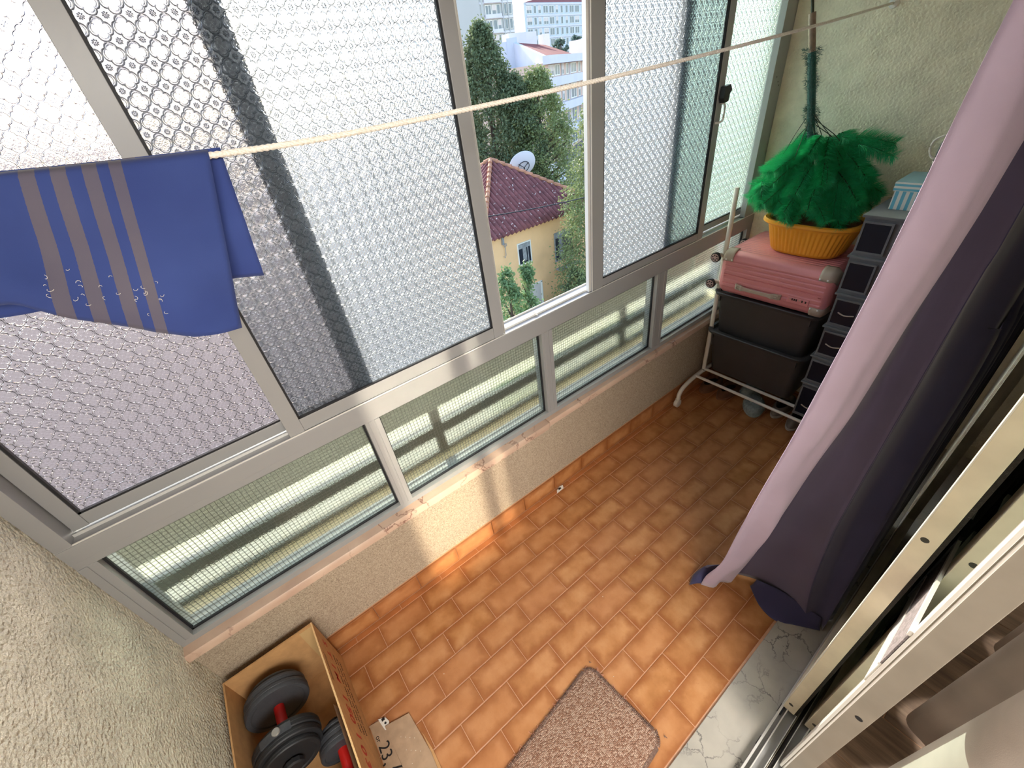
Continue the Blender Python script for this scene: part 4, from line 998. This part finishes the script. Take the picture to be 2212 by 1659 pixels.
for body, yy in (('1', -0.245), ('50', -0.285), ('1', -0.372), ('0', -0.415), ('3', -0.455)): side_text(body, 0.062, yy, 0.215, 'red_ink')
for i in range(3):
    side_text(('mm wn nm wm mn wm nw', 'nw mm wn mw nn mw wm', 'wm nw mn mm wn nw mn')[i], 0.026, -0.07, 0.150 - i * 0.032, 'dark_ink')
kid(MB().box(bx1, bx1 + 0.0004, -0.225, -0.120, 0.272, 0.2745).box(bx1, bx1 + 0.0004, -0.225, -0.125, 0.262, 0.264), 'printed_line', 'dark_ink', cb)

M['iron'] = plain('charcoal_weight_plate', (64, 66, 70), 0.5, bump=(900, 0.4, 0.0006), var=0.15, vscale=200)
M['iron_dark'] = plain('black_weight_plate', (36, 36, 38), 0.55, bump=(900, 0.3, 0.0005))
M['red_grip'] = plain('red_dumbbell_grip', (196, 32, 26), 0.4)
M['steel'] = plain('brushed_steel', (190, 188, 182), 0.3, 0.7)
def dumbbell(c, axis, half, rad, label, clip=True):
    t = thing('dumbbell', tuple(c), label, 'dumbbell', 'dumbbells in the cardboard box')
    ax = Vector(axis).normalized(); c = Vector(c)
    kid(MB().tube([c - ax * (half + 0.075), c + ax * (half + 0.075)], 0.012, 14), 'bar', 'steel', t, smooth=40)
    kid(MB().tube([c - ax * half, c + ax * half], 0.016, 16), 'grip', 'red_grip', t, smooth=40)
    for s in (-1, 1):
        o = half
        for k, (r, w) in enumerate(((rad, 0.026), (rad * 0.97, 0.022), (rad * 0.84, 0.018))):
            p = MB().disc(c + ax * s * o, ax * s, [(r * 0.35, 0), (r * 0.80, 0.0), (r * 0.84, -0.003), (r * 0.97, -0.003), (r, 0.002), (r, w * 0.42), (r * 0.985, w * 0.47), (r, w * 0.52), (r, w - 0.003), (r * 0.97, w), (r * 0.84, w), (r * 0.8, w - 0.003), (r * 0.35, w - 0.003)], 48)
            kid(p, 'weight_plate', 'iron' if s < 0 else 'iron_dark', t, smooth=35); o += w + 0.002
        kid(MB().disc(c + ax * s * o, ax * s, [(0.026, 0), (0.030, 0.004), (0.030, 0.016), (0.024, 0.02)], 10), 'nut', 'iron_dark', t, smooth=30)
    return t
dA = dumbbell((-0.347, -0.190, 0.190), (0.03, -1, 0.04), 0.056, 0.096, 'grey adjustable dumbbell with red grip and silver button, on top in the cardboard box')
dB = dumbbell((-0.236, -0.395, 0.085), (-0.02, -1, 0.0), 0.060, 0.066, 'black dumbbell with red grip, lower one near the lettered side of the box')
kp = Vector((-0.347, -0.258, 0.190 + 0.096))
kid(MB().disc(kp + Vector((0.008, 0.0, -0.004)), (0, 0.05, 1), [(0.012, 0), (0.012, 0.010), (0.0105, 0.012)], 24), 'clip_button', 'steel', dA, smooth=40)
cl = MB()
for k in range(9):
    pass
cl.loft([[Vector((-0.345 + (0.096 + rr) * math.sin(a), y, 0.188 + (0.096 + rr) * math.cos(a))) for rr, y in ((0.0, -0.247), (0.006, -0.248), (0.006, -0.270), (0.0, -0.271))] for a in [R(-26 + 52 * q / 10) for q in range(11)]])
kid(cl, 'clip_band', 'iron', dA, smooth=30)

fc = thing('flattened_cardboard', (-0.09, -0.44, 0.0), 'flattened grey-brown cardboard with handwritten 23,7 on the tiles beside the box', 'cardboard')
def sheet(P, name, z, m, th=0.003):
    mb = MB(); lo = [Vector((x, y, z)) for x, y in P]; hi = [p + Vector((0, 0, th)) for p in lo]; mb.loft([lo, hi]); return kid(mb, name, m, fc)
sheet([(-0.156, -0.298), (-0.120, -0.306), (-0.112, -0.330), (-0.106, -0.62), (-0.156, -0.62)], 'left_flap', 0.001, 'card_grey')
sheet([(-0.112, -0.335), (-0.028, -0.356), (-0.016, -0.50), (-0.022, -0.62), (-0.104, -0.62)], 'right_flap', 0.0042, 'card_grey')
sheet([(-0.016, -0.43), (-0.008, -0.50), (-0.010, -0.62), (-0.022, -0.62), (-0.0165, -0.50)], 'folded_edge', 0.001, 'card')
kid(MB().loft([[Vector((x, y, 0.0045 + dz)) for x, y in ((-0.124, -0.300), (-0.100, -0.312), (-0.094, -0.330), (-0.106, -0.352), (-0.116, -0.345))] for dz in (0, 0.0004)]), 'label_sticker', 'white_wall', fc)
kid(MB().box(-0.1145, -0.1035, -0.3165, -0.3075, 0.005, 0.0054).disc((-0.1065, -0.327, 0.0049), (0, 0, 1), [(0.004, 0), (0.004, 0.0005)], 14), 'label_print', 'black_ink', fc)
def floor_text(body, size, x, y, z, m='black_ink'):
    mt = Matrix(((0, 1, 0, x), (-1, 0, 0, y), (0, 0, 1, z), (0, 0, 0, 1))) @ Matrix.Rotation(R(-4), 4, 'Z')
    return text_mesh('handwriting', body, size, m, mt, fc)
floor_text('23,', 0.052, -0.152, -0.372, 0.0043); floor_text('7', 0.052, -0.137, -0.448, 0.0043); floor_text('or', 0.022, -0.150, -0.342, 0.0043)
for i in range(9):
    kid(MB().box(-0.08 + 0.012 * (i % 4), -0.0785 + 0.012 * (i % 4), -0.40 - 0.011 * i, -0.3985 - 0.011 * i, 0.0072, 0.0082), 'crumb', 'white_wall', fc)

sch = thing('paper_sachet', (1.037, 0.006, 0.0), 'small white printed paper sachet lying against the skirting tiles', 'sachet')
kid(MB().loft([[Vector((1.037 + u * math.cos(0.15) - v * math.sin(0.15), 0.008 + u * math.sin(0.15) + v * math.cos(0.15), z)) for u, v in ((-0.030, -0.006), (0.018, -0.010), (0.030, 0.004), (0.012, 0.012), (-0.018, 0.006))] for z in (0.001, 0.004)]), 'packet', 'white_wall', sch)
kid(MB().box(1.030, 1.046, 0.006, 0.016, 0.004, 0.0046), 'print_block', 'black_ink', sch)
r8 = random.Random(21)
for i in range(7):
    x, y = r8.uniform(-0.1, 1.3), r8.uniform(-0.95, -0.05)
    tag(MB().disc((x, y, 0.0002), (0, 0, 1), [(0.0012, 0), (0.0014, 0.0008), (0.0006, 0.0015)], 6).build('crumb', 'white_wall'), 'tiny pale crumb on the terracotta tiles', 'crumb', 'crumbs scattered on the tiled floor')

# ================================================================== the world outside the window
GZ = -8.4
M['ground'] = plain('dusty_yard_ground', (124, 116, 110), 0.95, var=0.2, vscale=0.6)
gm = MB(); N = 30; pts_ = []
for i in range(N + 1):
    for j in range(N + 1):
        x = -160 + 420 * i / N; y = 1.0 + 330 * j / N; d = math.hypot(x, y)
        pts_.append((x, y, GZ + max(0, d - 50) * 0.055 + 0.2 * noise.noise(Vector((x, y, 0)) * 0.05)))
gm.add(pts_, [(i * (N + 1) + j, (i + 1) * (N + 1) + j, (i + 1) * (N + 1) + j + 1, i * (N + 1) + j + 1) for i in range(N) for j in range(N)])
struct('ground', gm, 'ground')

M['yellow_wall'] = plain('yellow_house_render', (230, 184, 134), 0.85, var=0.08, vscale=1.2)
M['roof_tile'] = None
def roof_mat():
    t = NT('old_roof_tile'); co = t.coord(); n = t.noise(co, 3, 4); w = t.noise(co, 9, 2, 0.5)
    col = t.ramp(n, [(0.3, lin((98, 54, 52))), (0.7, lin((132, 76, 72)))])
    col = t.mixc(t.ramp(w, [(0.66, (0, 0, 0, 1)), (0.70, (0.8, 0.8, 0.8, 1))]), col, lin((222, 206, 192)))
    return t.done(t.pbsdf(col, 0.85))
M['roof_tile'] = roof_mat()
M['ridge_tile'] = plain('mossy_ridge_tile', (178, 122, 92), 0.85, var=0.3, vscale=4)
M['dark_pane'] = plain('dark_window_pane', (40, 44, 54), 0.15, spec=0.8)
M['win_frame'] = plain('white_window_frame', (226, 220, 208), 0.6)
M['grey_frame'] = plain('weathered_grey_wood', (140, 140, 140), 0.8, var=0.3, vscale=8)
M['grey_door'] = plain('pale_grey_door', (196, 186, 178), 0.7, var=0.06, vscale=2)
ho = thing('house', (11.8, 16.2, GZ), 'yellow rendered house with a dark red hipped tile roof below the window', 'house')
hx0, hx1, hy0, hy1, ez = 9.0, 14.6, 13.0, 19.4, -3.20
kid(MB().box(hx0, hx1, hy0, hy1, GZ, ez + 0.1), 'wall', 'yellow_wall', ho)
rx0, rx1, ry0, ry1 = 8.55, 15.05, 12.62, 19.8; apx = Vector((11.79, 16.2, -1.02))
def roof_face(c0, c1, name):
    """corrugated pan tiles running down from the apex to the eave c0-c1"""
    c0, c1 = Vector(c0), Vector(c1); L = (c1 - c0).length; n = int(L / 0.21); mb = MB(); mid = (c0 + c1) / 2
    for i in range(n):
        for k in range(4):
            pass
    seg = 6; top = []; bot = []
    nrm_ = (c1 - c0).cross(apx - c0).normalized()
    if nrm_.z < 0: nrm_ = -nrm_
    for i in range(n * seg + 1):
        t = i / (n * seg); p = c0.lerp(c1, t)
        # the rib runs square to the eave until it meets the hip
        f = 1 - abs(2 * t - 1); up = (apx - mid); q = p + up * f
        h = 0.045 * (abs(math.cos(math.pi * i / seg)) * 2 - 1)
        bot.append(p + nrm_ * h); top.append(q + nrm_ * (h + 0.01))
    rows = []
    K = 7
    for k in range(K + 1): rows.append([b.lerp(a, k / K) for a, b in zip(top, bot)])
    mb.loft(rows, closed=False, caps=False)
    o = kid(mb, name, 'roof_tile', ho, smooth=60); tag(o, kind='stuff'); so = o.modifiers.new('solid', 'SOLIDIFY'); so.thickness = 0.03
for a, b in (((rx0, ry0, ez), (rx1, ry0, ez)), ((rx0, ry1, ez), (rx0, ry0, ez)), ((rx1, ry0, ez), (rx1, ry1, ez)), ((rx1, ry1, ez), (rx0, ry1, ez))): roof_face(a, b, 'roof_tiles')
for cpt in ((rx0, ry0, ez), (rx1, ry0, ez), (rx0, ry1, ez), (rx1, ry1, ez)):
    c = Vector(cpt); n = 16
    for k in range(n):
        a = c.lerp(apx, k / n); b = c.lerp(apx, (k + 1.15) / n); kid(MB().tube([a + Vector((0, 0, 0.03)), b + Vector((0, 0, 0.0))], [0.10, 0.08], 8), 'ridge_tile', 'ridge_tile', ho)
def house_window(x0, x1, z0, z1, y, frame, shade=True):
    f = kid(MB().box(x0 - 0.05, x1 + 0.05, y - 0.03, y, z0 - 0.05, z0).box(x0 - 0.05, x1 + 0.05, y - 0.03, y, z1, z1 + 0.05).box(x0 - 0.05, x0, y - 0.03, y, z0, z1).box(x1, x1 + 0.05, y - 0.03, y, z0, z1), 'window_frame', frame, ho)
    sub(MB().box(x0, x1, y - 0.012, y - 0.005, z0, z1), 'pane', 'dark_pane', f)
    sub(MB().box(x0 + 0.22, x0 + 0.42, y - 0.02, y - 0.012, z0 + 0.1, z1 - 0.2), 'window_curtain', 'grey_frame', f)
    if shade: sub(MB().box(x0 + 0.01, x1 - 0.01, y - 0.035, y - 0.012, z1 - 0.20, z1), 'shutter_box', 'grey_frame', f)
    sub(MB().box(x1 - 0.16, x1 - 0.12, y - 0.03, y - 0.012, z0, z1 - 0.2), 'window_bar', 'grey_frame', f)
house_window(10.42, 11.06, -4.72, -3.86, hy0, 'win_frame')
house_window(12.50, 13.5, -5.2, -4.0, hy0, 'grey_frame')
dr = kid(MB().box(10.70, 11.46, hy0 - 0.03, hy0, GZ, -5.86), 'door', 'grey_door', ho); sub(MB().box(11.46, 11.54, hy0 - 0.06, hy0, GZ, -5.82).box(10.62, 11.54, hy0 - 0.06, hy0, -5.86, -5.80), 'door_frame', 'win_frame', dr)
kid(MB().box(12.45, 13.8, hy0 - 0.35, hy0, -5.62, -5.57), 'canopy', 'grey_frame', ho)
kid(MB().box(9.62, 9.70, hy0 - 0.10, hy0, -3.62, -3.30).tube([(9.66, hy0 - 0.08, -3.62), (9.70, hy0 - 0.08, -3.72), (9.80, hy0 - 0.08, -3.70), (9.80, hy0 - 0.08, -3.60), (9.74, hy0 - 0.08, -3.58), (9.72, hy0 - 0.08, -4.05), (9.66, hy0 - 0.08, -4.16), (9.60, hy0 - 0.08, -4.08)], 0.014, 6), 'cable_bracket', 'grey_frame', ho)

def dish(loc, rad, label, facing):
    t = thing('satellite_dish', loc, label, 'satellite dish'); c = Vector(loc); ax = Vector(facing).normalized()
    prof = [(0.01, -0.02)] + [(rad * k / 8, -0.02 + 0.20 * rad * (k / 8) ** 2) for k in range(1, 9)] + [(rad * 1.01, 0.215 * rad), (rad * 0.99, 0.225 * rad)] + [(rad * k / 8, 0.02 + 0.20 * rad * (k / 8) ** 2) for k in range(7, 0, -1)]
    kid(MB().disc(c, ax, prof, 40), 'reflector', 'dish', t, smooth=50)
    b = -ax; u = b.cross(Vector((0, 0, 1))).normalized(); v = u.cross(b)
    kid(MB().tube([c + b * 0.09 + (u * math.cos(a) + v * math.sin(a)) * rad * 0.42 for a in [2 * math.pi * k / 20 for k in range(20)]], 0.022, 6, loop=True), 'mount_ring', 'gasket', t, smooth=60)
    m = MB()
    for k in range(3):
        a = 2 * math.pi * k / 3 + 0.5; m.tube([c + b * 0.16, c + b * 0.02 + (u * math.cos(a) + v * math.sin(a)) * rad * 0.45], 0.02, 6)
    m.tube([c + b * 0.16, c + b * 0.3 + Vector((0, 0, -1.2))], 0.04, 8); kid(m, 'mount_arms', 'gasket', t, smooth=60)
    return t
M['dish'] = plain('grey_white_dish', (206, 206, 214), 0.5)
dish((16.72, 20.2, -2.40), 0.80, 'large round grey-white satellite dish behind the red house roof', (0.25, 0.75, 0.45))
dish((26.8, 28.7, -5.5), 0.95, 'white satellite dish half hidden by leaves, behind the large one', (-0.5, -0.7, 0.35))
tag(MB().tube([Vector((5.2, 8.2, -0.86)).lerp(Vector((11.5, 7.8, -1.28)), k / 20) + Vector((0, 0, -0.10 * math.sin(math.pi * k / 20))) for k in range(21)], 0.014, 6).build('overhead_cable', 'gasket'), 'thin dark overhead cable crossing in front of the red house roof', 'cable')

# trees
def leaf_mat(name, c1, c2, tr=0.3):
    t = NT(name); n = t.noise(t.coord(), 2.2, 3); n2 = t.noise(t.coord(), 14, 2)
    col = t.mixc(t.ramp(n, [(0.35, (0, 0, 0, 1)), (0.65, (1, 1, 1, 1))]), lin(c1), lin(c2)); col = t.mixc(t.math('MULTIPLY', n2, 0.35), col, lin((166, 170, 120)))
    a = t.pbsdf(col, 0.6, 0, None, 0.3); b = t.n('ShaderNodeBsdfTranslucent', {'Color': col}).outputs[0]
    return t.done(t.n('ShaderNodeMixShader', {0: tr, 1: a, 2: b}).outputs[0])
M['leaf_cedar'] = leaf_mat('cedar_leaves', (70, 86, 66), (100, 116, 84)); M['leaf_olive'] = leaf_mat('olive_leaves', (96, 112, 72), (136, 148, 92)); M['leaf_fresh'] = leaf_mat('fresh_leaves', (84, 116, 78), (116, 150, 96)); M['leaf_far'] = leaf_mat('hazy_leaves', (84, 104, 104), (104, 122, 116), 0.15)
M['bark'] = plain('grey_brown_bark', (84, 70, 58), 0.95, var=0.3, vscale=4)
def tree(name, x, y, zb, zt, rmax, n, size, m, label, cat='tree', group=None, shape=1.0, seed=0, droop=0.2, thin=0.3):
    t = thing(name, (x, y, zb), label, cat, group); r = random.Random(seed); H = zt - zb
    kid(MB().tube([(x, y, zb - 0.1), (x + 0.05, y, zb + H * 0.5), (x, y, zt - H * 0.06)], [rmax * 0.11, rmax * 0.07, 0.02], 8), 'trunk', 'bark', t, smooth=60)
    br = MB()
    for i in range(26):
        h = r.uniform(0.15, 0.9); a = r.uniform(0, 6.28); rr = rmax * (1 - h) ** shape * 0.8 + 0.1
        br.tube([(x, y, zb + H * h * 0.92), (x + rr * math.cos(a), y + rr * math.sin(a), zb + H * min(0.98, h + 0.05))], [rmax * 0.03, rmax * 0.008], 5)
    kid(br, 'limbs', 'bark', t)
    mb = MB(); clumps = []
    for i in range(int(n / 60)):
        h = 0.06 + 0.94 * (r.random() ** 1.15); a = r.uniform(0, 6.28); rr = (rmax * (1 - h) ** shape + 0.04) * r.uniform(0.55, 1.08)
        clumps.append((Vector((x + rr * math.cos(a), y + rr * math.sin(a), zb + H * h)), a, (0.35 + 0.6 * (1 - h)) * min(0.65, rmax * 0.36)))
    for c, a, cr in clumps:
        out = Vector((math.cos(a), math.sin(a), 0.0))
        for k in range(60):
            p = c + Vector((r.gauss(0, cr * 0.55), r.gauss(0, cr * 0.55), r.gauss(0, cr * 0.6)))
            d = (out * r.uniform(0.0, 1) + Vector((r.gauss(0, .6), r.gauss(0, .6), r.gauss(-droop, .5)))).normalized() * size * r.uniform(0.6, 1.4)
            s = d.cross(Vector((r.gauss(0, 1), r.gauss(0, 1), r.gauss(0, 1)))).normalized() * size * thin
            mb.add([p - s * 0.4, p + d * 0.5 + s, p + d, p + d * 0.5 - s], [(0, 1, 2, 3)])
    tag(kid(mb, 'foliage', m, t), kind='stuff')
    return t
tree('conifer', 17.25, 23.6, GZ, 4.35, 3.3, 40000, 0.17, 'leaf_cedar', 'tallest dark green conifer with a pointed top, left in the window gap', seed=1, shape=0.62)
tree('conifer', 16.1, 25.2, GZ, 6.3, 1.9, 8000, 0.18, 'leaf_cedar', 'narrow conifer at the left edge of the window gap, mostly cut off by the sash', seed=2, shape=0.8)
tree('broad_tree', 19.5, 21.8, GZ, 1.95, 3.2, 36000, 0.15, 'leaf_olive', 'bushy olive-green tree with a forked top in front of the curved flats', seed=3, shape=0.52)
tree('broad_tree', 18.2, 22.3, GZ, 1.9, 3.0, 24000, 0.16, 'leaf_cedar', 'dark rounded tree directly behind the red house roof', seed=4, shape=0.6)
tree('leafy_tree', 12.75, 10.7, GZ, 0.7, 1.75, 30000, 0.10, 'leaf_olive', 'tall leafy tree at the right side of the window gap beside the yellow house', seed=5, shape=0.5, droop=0.5)
tree('leafy_tree', 11.75, 10.9, GZ, -4.9, 0.95, 5000, 0.11, 'leaf_cedar', 'low dark bush under the right hand tree by the house wall', seed=6, shape=0.5, droop=0.5)
tree('leafy_tree', 20.5, 26.5, GZ, -4.2, 2.6, 5000, 0.18, 'leaf_olive', 'green bush beyond the red roof, under the small white dish', seed=14, shape=0.5)
tree('shrub', 6.75, 8.7, GZ, -2.75, 1.0, 7000, 0.10, 'leaf_fresh', 'bright feathery shrub at the lower left of the window gap', seed=7, shape=0.75)
tree('shrub', 7.55, 8.75, GZ, -2.85, 0.85, 6000, 0.10, 'leaf_fresh', 'bright feathery shrub with an upright tip in front of the grey house door', seed=8, shape=0.85)
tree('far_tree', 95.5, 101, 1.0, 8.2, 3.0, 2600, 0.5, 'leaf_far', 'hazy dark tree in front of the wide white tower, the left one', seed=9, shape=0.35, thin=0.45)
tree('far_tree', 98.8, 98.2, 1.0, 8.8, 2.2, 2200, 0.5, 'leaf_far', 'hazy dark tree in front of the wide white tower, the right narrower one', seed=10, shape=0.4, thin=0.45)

# parked car
M['car_paint'] = plain('grey_blue_paint', (88, 104, 138), 0.3, 0.3)
car = thing('parked_car', (31.2, 31.5, -7.6), 'small grey-blue parked car partly hidden by leaves beyond the house', 'car', rz=R(30))
cm = MB(); secs = []
for x, zt_, w in ((-2.0, 0.75, 0.75), (-1.9, 0.95, 0.82), (-1.1, 1.0, 0.85), (0.9, 1.0, 0.85), (1.8, 0.9, 0.82), (2.0, 0.6, 0.75)):
    secs.append([Vector((x, -w, 0.3)), Vector((x, w, 0.3)), Vector((x, w, zt_)), Vector((x, -w, zt_))])
cm.loft(secs).build('body', 'car_paint', car, bevel=0.06)
MB().loft([[Vector((-1.5, -0.72, 0.98)), Vector((1.0, -0.72, 0.98)), Vector((1.0, 0.72, 0.98)), Vector((-1.5, 0.72, 0.98))], [Vector((-1.0, -0.6, 1.45)), Vector((0.3, -0.6, 1.45)), Vector((0.3, 0.6, 1.45)), Vector((-1.0, 0.6, 1.45))]]).build('cabin', 'dark_pane', car, bevel=0.04)
for x in (-1.3, 1.25):
    for y in (-0.86, 0.70): MB().disc((x, y, 0.31), (0, 1, 0), [(0.2, 0), (0.31, 0.02), (0.31, 0.16), (0.2, 0.18)], 20).build('wheel', 'wheel_tyre', car, smooth=40)

# curved flats behind the trees
M['pink_wall'] = plain('pale_pink_wall', (206, 172, 154), 0.85, var=0.05, vscale=0.4)
M['blue_white'] = plain('weathered_blue_white_wall', (176, 180, 192), 0.85, var=0.07, vscale=0.5)
M['band_white'] = plain('white_balcony_band', (204, 198, 200), 0.8, var=0.05, vscale=0.5)
M['roof_red'] = plain('red_corrugated_roof', (128, 66, 62), 0.8, var=0.12, vscale=1.0)
M['far_pane'] = plain('grey_green_pane', (112, 118, 118), 0.3, spec=0.6)
M['blind'] = plain('pale_roller_blind', (206, 190, 180), 0.7)
def face_mtx(a, b):
    """local x along the facade, local y outwards (towards the viewer side), z up"""
    a, b = Vector((a[0], a[1], 0)), Vector((b[0], b[1], 0)); d = (b - a).normalized(); n = Vector((d.y, -d.x, 0))
    return Matrix(((d.x, n.x, 0, a.x), (d.y, n.y, 0, a.y), (0, 0, 1, 0), (0, 0, 0, 1))), (b - a).length
P1, P0, P2 = (40.0, 44.4), (42.8, 53.1), (66.0, 58.5)
fl_ = thing('apartment_block', (45, 50, GZ), 'pink apartment block with white balcony bands and a red roof behind the trees', 'building')
mt, L = face_mtx(P1, P2)
bot = -7.5 if False else -9.0
kid(MB().box(0, L, -14, 0, bot, 2.7, mt), 'wall', 'pink_wall', fl_)
mt2, L2 = face_mtx(P0, P1)
kid(MB().box(0, L2 - 0.05, -0.5, 0, bot, 2.9, mt2), 'gable_wall', 'pink_wall', fl_)
kid(MB().loft([[mt2 @ Vector((x, yy, z)) for x, z in ((-0.1, 2.0), (L2, 2.55), (L2 + 0.3, 3.3), (-0.1, 5.4))] for yy in (-0.3, 0.15)]), 'gable_band', 'blue_white', fl_)
mt3, L3 = face_mtx((41.2, 54.4), P0)
kid(MB().box(0, L3, -0.3, 0, bot, 5.6, mt3).box(L3 * 0.5, L3 + 0.3, -0.5, 0.1, 2, 5.9, mt3), 'blue_gable', 'blue_white', fl_)
kid(MB().box(-0.4, L, 0, 0.9, 2.55, 3.35, mt), 'parapet_band', 'band_white', fl_)
for z in (0.38, -2.38, -5.1):
    kid(MB().box(-0.4, L, 0.0, 0.95, z, z + 0.9, mt), 'balcony_band', 'band_white', fl_)
ang_roof = MB(); A_ = mt @ Vector((0.6, 0, 3.35)); B_ = mt @ Vector((11.5, 0, 3.3)); C_ = Vector((43.1, 53.4, 5.35)); D_ = Vector((52.0, 57.5, 5.0))
nr = 34; rows = []
for k in range(nr * 3 + 1):
    t = k / (nr * 3); h = 0.06 * (k % 3 == 1); rows.append([A_.lerp(B_, t) + Vector((0, 0, h)), C_.lerp(D_, t) + Vector((0, 0, h))])
kid(ang_roof.loft(rows, closed=False, caps=False), 'roof', 'roof_red', fl_)
kid(MB().box(46.2, 49.4, 56.4, 58.6, 3.6, 6.6).box(43.4, 46.4, 55.0, 56.6, 4.4, 6.5), 'roof_room', 'band_white', fl_)
kid(MB().box(52.6, 53.8, 58.6, 59.8, 4.4, 6.4), 'chimney', 'band_white', fl_)
kid(MB().box(61.0, 65.5, 58.8, 62.0, 3.2, 5.4), 'roof_room', 'band_white', fl_)
def block_windows(parent, mtx, cols, rows, m_frame='win_frame', m_pane='far_pane', depth=0.08, blinds=0.35, seed=1):
    r = random.Random(seed)
    fm = {}
    for (x0, x1) in cols:
        for (z0, z1) in rows:
            k = (round(x1 - x0, 2), round(z1 - z0, 2))
            if k not in fm:
                w, h = k; e = min(0.12, w * 0.08)
                f = MB().box(0, w, 0, depth, 0, e).box(0, w, 0, depth, h - e, h).box(0, e, 0, depth, e, h - e).box(w - e, w, 0, depth, e, h - e)
                if w > 1.3: f.box(w / 2 - e / 2, w / 2 + e / 2, 0, depth, e, h - e)
                fo = f.build('window', m_frame); po = MB().box(e, w - e, 0.0, depth * 0.5, e, h - e).build('pane', m_pane); bo = MB().box(e, w - e, depth * 0.5, depth * 0.8, h * 0.45, h - e).build('blind', 'blind')
                fm[k] = (fo.data, po.data, bo.data)
                for q in (fo, po, bo): bpy.data.objects.remove(q)
            mf, mp_, mb_ = fm[k]
            o = bpy.data.objects.new('window', mf); COL.objects.link(o); o.parent = parent; o.matrix_parent_inverse = parent.matrix_basis.inverted(); o.matrix_basis = mtx @ Matrix.Translation((x0, 0.0, z0))
            q = bpy.data.objects.new('pane', mp_); COL.objects.link(q); q.parent = o
            if r.random() < blinds: q = bpy.data.objects.new('blind', mb_); COL.objects.link(q); q.parent = o
block_windows(fl_, mt, [(0.9, 3.0), (3.3, 5.2), (5.9, 6.9), (7.8, 8.8), (9.8, 12.2), (13.2, 14.2), (15.2, 17.6)], [(1.35, 2.5), (-1.45, 0.3), (-4.15, -2.45), (-6.9, -5.2)], seed=3)
for x in (6.0, 9.4): kid(MB().box(x - 0.1, x + 0.1, 0, 0.12, bot, 2.6, mt), 'pilaster', 'band_white', fl_)

# two towers
def tower(name, label, Pa, Pb, zb, zt, wallm, cols, nfl, side_pt, sidem, roofm, seed, band=True, fl0=0.0, win='win_frame'):
    t = thing(name, (Pa[0], Pa[1], zb), label, 'building'); mt, L = face_mtx(Pa, Pb)
    a, b, c = Vector((*Pa, 0)), Vector((*Pb, 0)), Vector((*side_pt, 0)); d = b + (c - a)
    kid(MB().loft([[Vector((p.x, p.y, zb)) for p in (a, b, d, c)], [Vector((p.x, p.y, zt)) for p in (a, b, d, c)]]), 'wall', wallm, t)
    n = 0.4
    kid(MB().loft([[Vector((p.x, p.y, zt)) for p in (a, b, d, c)], [Vector((p.x, p.y, zt + 0.5)) for p in (a, b, d, c)]]), 'cornice', sidem, t)
    kid(MB().loft([[Vector((p.x, p.y, zt + 0.5)) for p in (a, b, d, c)], [(p.lerp((a + b + d + c) / 4, 0.7)) + Vector((0, 0, zt + 3.0)) for p in (a, b, d, c)]]), 'roof', roofm, t)
    fh = (zt - zb) / nfl; rows = [(zb + fh * i + fh * 0.22, zb + fh * i + fh * 0.90) for i in range(nfl) if zb + fh * i > fl0]
    block_windows(t, mt, [(u * L, v * L) for u, v in cols], rows, seed=seed, m_frame=win, depth=0.15, blinds=0.3)
    if band:
        for i in range(nfl + 1): kid(MB().box(0.02 * L, L * 0.98, 0, 0.25, zb + fh * i - 0.12, zb + fh * i + 0.28, mt), 'floor_band', 'band_white', t)
    return t, mt, L
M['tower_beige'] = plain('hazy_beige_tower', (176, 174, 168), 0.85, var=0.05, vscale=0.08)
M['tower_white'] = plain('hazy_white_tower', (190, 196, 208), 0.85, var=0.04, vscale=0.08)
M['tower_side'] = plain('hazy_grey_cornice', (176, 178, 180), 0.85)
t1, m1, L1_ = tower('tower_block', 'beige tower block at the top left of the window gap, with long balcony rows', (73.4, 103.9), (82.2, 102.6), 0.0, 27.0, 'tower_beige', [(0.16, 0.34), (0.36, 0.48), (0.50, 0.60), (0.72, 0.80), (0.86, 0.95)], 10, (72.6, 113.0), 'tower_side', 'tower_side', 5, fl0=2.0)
for i in range(10): kid(MB().box(0.13 * L1_, 0.62 * L1_, 0.0, 0.6, 2.7 * i + 0.0, 2.7 * i + 0.75, m1), 'balcony', 'band_white', t1)
kid(MB().box(0.66 * L1_, 0.69 * L1_, 0, 0.3, 0, 27, m1).box(0.82 * L1_, 0.845 * L1_, 0, 0.3, 0, 27, m1).box(0.04 * L1_, 0.10 * L1_, 0, 0.3, 0, 27, m1), 'pilaster', 'tower_beige', t1)
cols = []; x = 0.02
for w, g in ((0.055, .02), (0.03, .02), (0.03, .025), (0.055, .012), (0.055, .02), (0.028, .03), (0.028, .03), (0.03, .02), (0.055, .012), (0.055, .03), (0.03, .02), (0.03, .025), (0.055, .02), (0.05, .02)):
    cols.append((x, x + w)); x += w + g
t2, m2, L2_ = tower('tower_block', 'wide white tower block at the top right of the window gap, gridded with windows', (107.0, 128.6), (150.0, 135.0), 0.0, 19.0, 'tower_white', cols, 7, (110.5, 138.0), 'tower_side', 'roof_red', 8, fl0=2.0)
